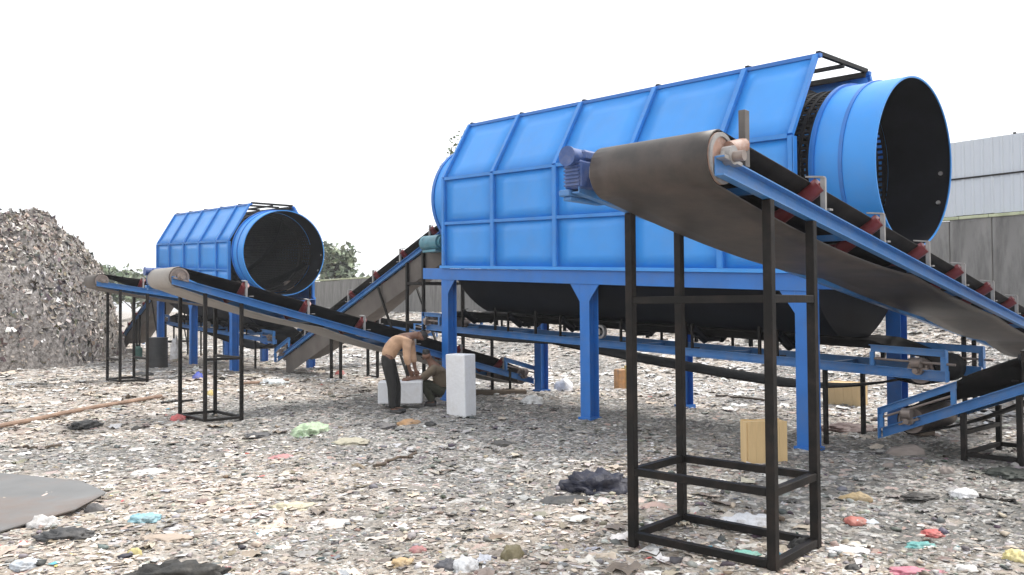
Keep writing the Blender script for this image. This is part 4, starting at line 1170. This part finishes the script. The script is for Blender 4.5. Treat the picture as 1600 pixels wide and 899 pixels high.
def person(label, base, J, face, shirt, trousers):
    """J: joints in metres from the base; face: direction the face looks"""
    root = thing('person', label, 'person', base)
    V, E, Rr = [], [], []
    ix = {}
    def add(k, p, r, par=None):
        V.append(Vector(p)); Rr.append(r); ix[k] = len(V) - 1
        if par is not None: E.append((ix[par], ix[k]))
    add('pelvis', J['pelvis'], .098)
    add('belly', J['belly'], .092, 'pelvis'); add('chest', J['chest'], .125, 'belly'); add('collar', J['collar'], .085, 'chest')
    f = Vector(face).normalized()
    nb = Vector(J['neck']); hd = Vector(J['head']); up = (hd - nb).normalized()
    add('neck', nb, .052, 'collar')
    add('skull_low', hd - up * .05, .062, 'neck'); add('skull', hd + up * .03 - f * .012, .088, 'skull_low'); add('crown', hd + up * .085 - f * .02, .066, 'skull')
    add('jaw', hd - up * .062 + f * .055, .036, 'skull_low'); add('nose', hd + f * .098 - up * .008, .014, 'skull')
    sd = f.cross(up).normalized()
    for k, s in (('ear_a', 1), ('ear_b', -1)): add(k, hd + sd * (s * .088) - up * .005, .018, 'skull')
    for s in ('a', 'b'):
        add('sh' + s, J['sh' + s], .062, 'collar'); add('el' + s, J['el' + s], .042, 'sh' + s); add('wr' + s, J['wr' + s], .028, 'el' + s)
        w = Vector(J['wr' + s]); h = (Vector(J['ha' + s]) - w).normalized(); pd = Vector(J['thumb' + s]).normalized()
        side = h.cross(pd).normalized()
        add('pa' + s, w + h * .05, .034, 'wr' + s)
        add('kn' + s, w + h * .085, .034, 'pa' + s)
        for q, ln in ((-1.5, .058), (-.5, .072), (.5, .076), (1.5, .066)):
            b = w + h * .098 + pd * (q * .019); kk = 'f%s%g' % (s, q)
            add(kk, b, .0105, 'kn' + s); add(kk + 'm', b + h * ln * .5 + side * .012, .0092, kk); add(kk + 't', b + h * ln * .8 + side * .042, .008, kk + 'm')
        add('th' + s, w + h * .05 + pd * .045, .0125, 'pa' + s); add('tt' + s, w + h * .088 + pd * .062 + side * .02, .0095, 'th' + s)
        add('hi' + s, J['hi' + s], .088, 'pelvis'); add('kn_' + s, J['kn' + s], .058, 'hi' + s); add('ca' + s, Vector(J['kn' + s]).lerp(Vector(J['an' + s]), .35), .054, 'kn_' + s)
        add('an' + s, J['an' + s], .036, 'ca' + s); add('to' + s, J['to' + s], .032, 'an' + s)
    skin_mesh('body', V, E, Rr, M['skin'], root)
    sv = [J['pelvis'], J['belly'], J['chest'], J['collar']]; se = [(0, 1), (1, 2), (2, 3)]; sr = [.138, .138, .152, .100]
    for s in ('a', 'b'):
        i = len(sv); w = Vector(J['el' + s]).lerp(Vector(J['wr' + s]), J.get('sleeve', .75))
        sv += [J['sh' + s], J['el' + s], w]; se += [(3, i), (i, i + 1), (i + 1, i + 2)]; sr += [.082, .062, .052]
    skin_mesh('shirt', sv, se, sr, shirt, root)
    tv = [J['pelvis'], Vector(J['pelvis']).lerp(Vector(J['belly']), .55)]; te = [(0, 1)]; tr = [.135, .142]
    for s in ('a', 'b'):
        i = len(tv); tv += [J['hi' + s], J['kn' + s], Vector(J['kn' + s]).lerp(Vector(J['an' + s]), .45), Vector(J['kn' + s]).lerp(Vector(J['an' + s]), .98)]
        te += [(0, i), (i, i + 1), (i + 1, i + 2), (i + 2, i + 3)]; tr += [.108, .080, .074, .062]
    skin_mesh('trousers', tv, te, tr, trousers, root)
    hv = [hd + up * .012 - f * .045, hd + up * .055 - f * .028, hd + up * .092 - f * .01, hd + up * .10 + f * .025]
    skin_mesh('hair', hv, [(0, 1), (1, 2), (2, 3)], [.070, .088, .072, .050], M['hair'], root)
    for s in (1, -1):
        b = MB(); c = hd + f * .083 + sd * (s * .032) + up * .022
        b.tube(c - f * .012, c + f * .005, .011, 8, .007); b.build('eye', M['hair'], root)
    for s in ('a', 'b'):
        a_, b_ = Vector(J['an' + s]), Vector(J['to' + s]); d = (b_ - a_); d.z = 0; d.normalize()
        skin_mesh('shoe', [Vector((a_.x, a_.y, .05)) - d * .05, Vector((a_.x, a_.y, .05)) + d * .06, Vector((b_.x, b_.y, .038)) + d * .02], [(0, 1), (1, 2)], [.050, .048, .036], M['barrel'], root)
    return root

person('bent man in a tan shirt and dark trousers reaching down to the low white block', (-1.90, 13.22, hgt(-1.9, 13.22) - .01), dict(
    pelvis=(-.10, 0, .87), belly=(-.055, 0, 1.03), chest=(.085, .0, 1.185), collar=(.235, .0, 1.235), neck=(.325, 0, 1.26), head=(.42, .01, 1.245),
    sha=(.235, -.165, 1.17), ela=(.235, -.19, .91), wra=(.275, -.10, .70), haa=(.305, -.02, .60), thumba=(.8, .3, .1),
    shb=(.245, .165, 1.18), elb=(.285, .19, .92), wrb=(.33, .16, .70), hab=(.36, .14, .60), thumbb=(.8, -.3, .1), sleeve=.55,
    hia=(-.085, -.085, .83), kna=(-.015, -.075, .46), ana=(-.01, -.07, .08), toa=(.12, -.09, .045),
    hib=(-.085, .085, .83), knb=(.03, .10, .46), anb=(.035, .11, .08), tob=(.17, .10, .045)),
    (.75, .1, -.65), M['shirt_tan'], M['trousers'])
person('crouching man in an olive shirt reaching an arm toward the low white block', (-1.35, 14.25, hgt(-1.35, 14.25) - .01), dict(
    pelvis=(.12, .05, .27), belly=(.12, .03, .42), chest=(.07, .0, .58), collar=(.0, -.02, .70), neck=(-.055, -.03, .775), head=(-.115, -.05, .86),
    sha=(.02, -.18, .645), ela=(-.17, -.27, .53), wra=(-.36, -.30, .505), haa=(-.46, -.32, .49), thumba=(0, .3, .9),
    shb=(-.03, .16, .66), elb=(-.19, .10, .47), wrb=(-.36, -.02, .46), hab=(-.45, -.08, .46), thumbb=(0, -.2, .9), sleeve=.15,
    hia=(.10, -.07, .25), kna=(-.19, -.18, .44), ana=(.0, -.17, .08), toa=(-.14, -.20, .045),
    hib=(.08, .13, .25), knb=(-.20, .14, .43), anb=(-.02, .14, .08), tob=(-.16, .14, .045)),
    (-.85, -.25, -.4), M['shirt_olive'], M['trousers_olive'])

# white bundle by the far legs, seen between them
crumple('sack', 'tall white sack standing among the far trommel legs', 'sack', (266, 512, 280, 563), (.70, .69, .72), .95, 77, .5, sub=3)

# ------------------------------------------------------------------ thin air over the dump
hz = MB().box((-1230, -1230, -1.2), (1230, 1230, 12.5)).mesh('haze', M['leaf'])
hz.materials.clear()
hm = bpy.data.materials.new('haze_air'); hm.use_nodes = True
hm.node_tree.nodes.clear()
ho = hm.node_tree.nodes.new('ShaderNodeOutputMaterial'); hv = hm.node_tree.nodes.new('ShaderNodeVolumePrincipled')
hv.inputs['Color'].default_value = (.95, .97, 1, 1); hv.inputs['Density'].default_value = HAZE; hv.inputs['Anisotropy'].default_value = .2
hm.node_tree.links.new(hv.outputs[0], ho.inputs['Volume'])
hz.materials.append(hm)
ho_ = bpy.data.objects.new('haze', hz); COL.objects.link(ho_)
tag(ho_, kind='stuff')
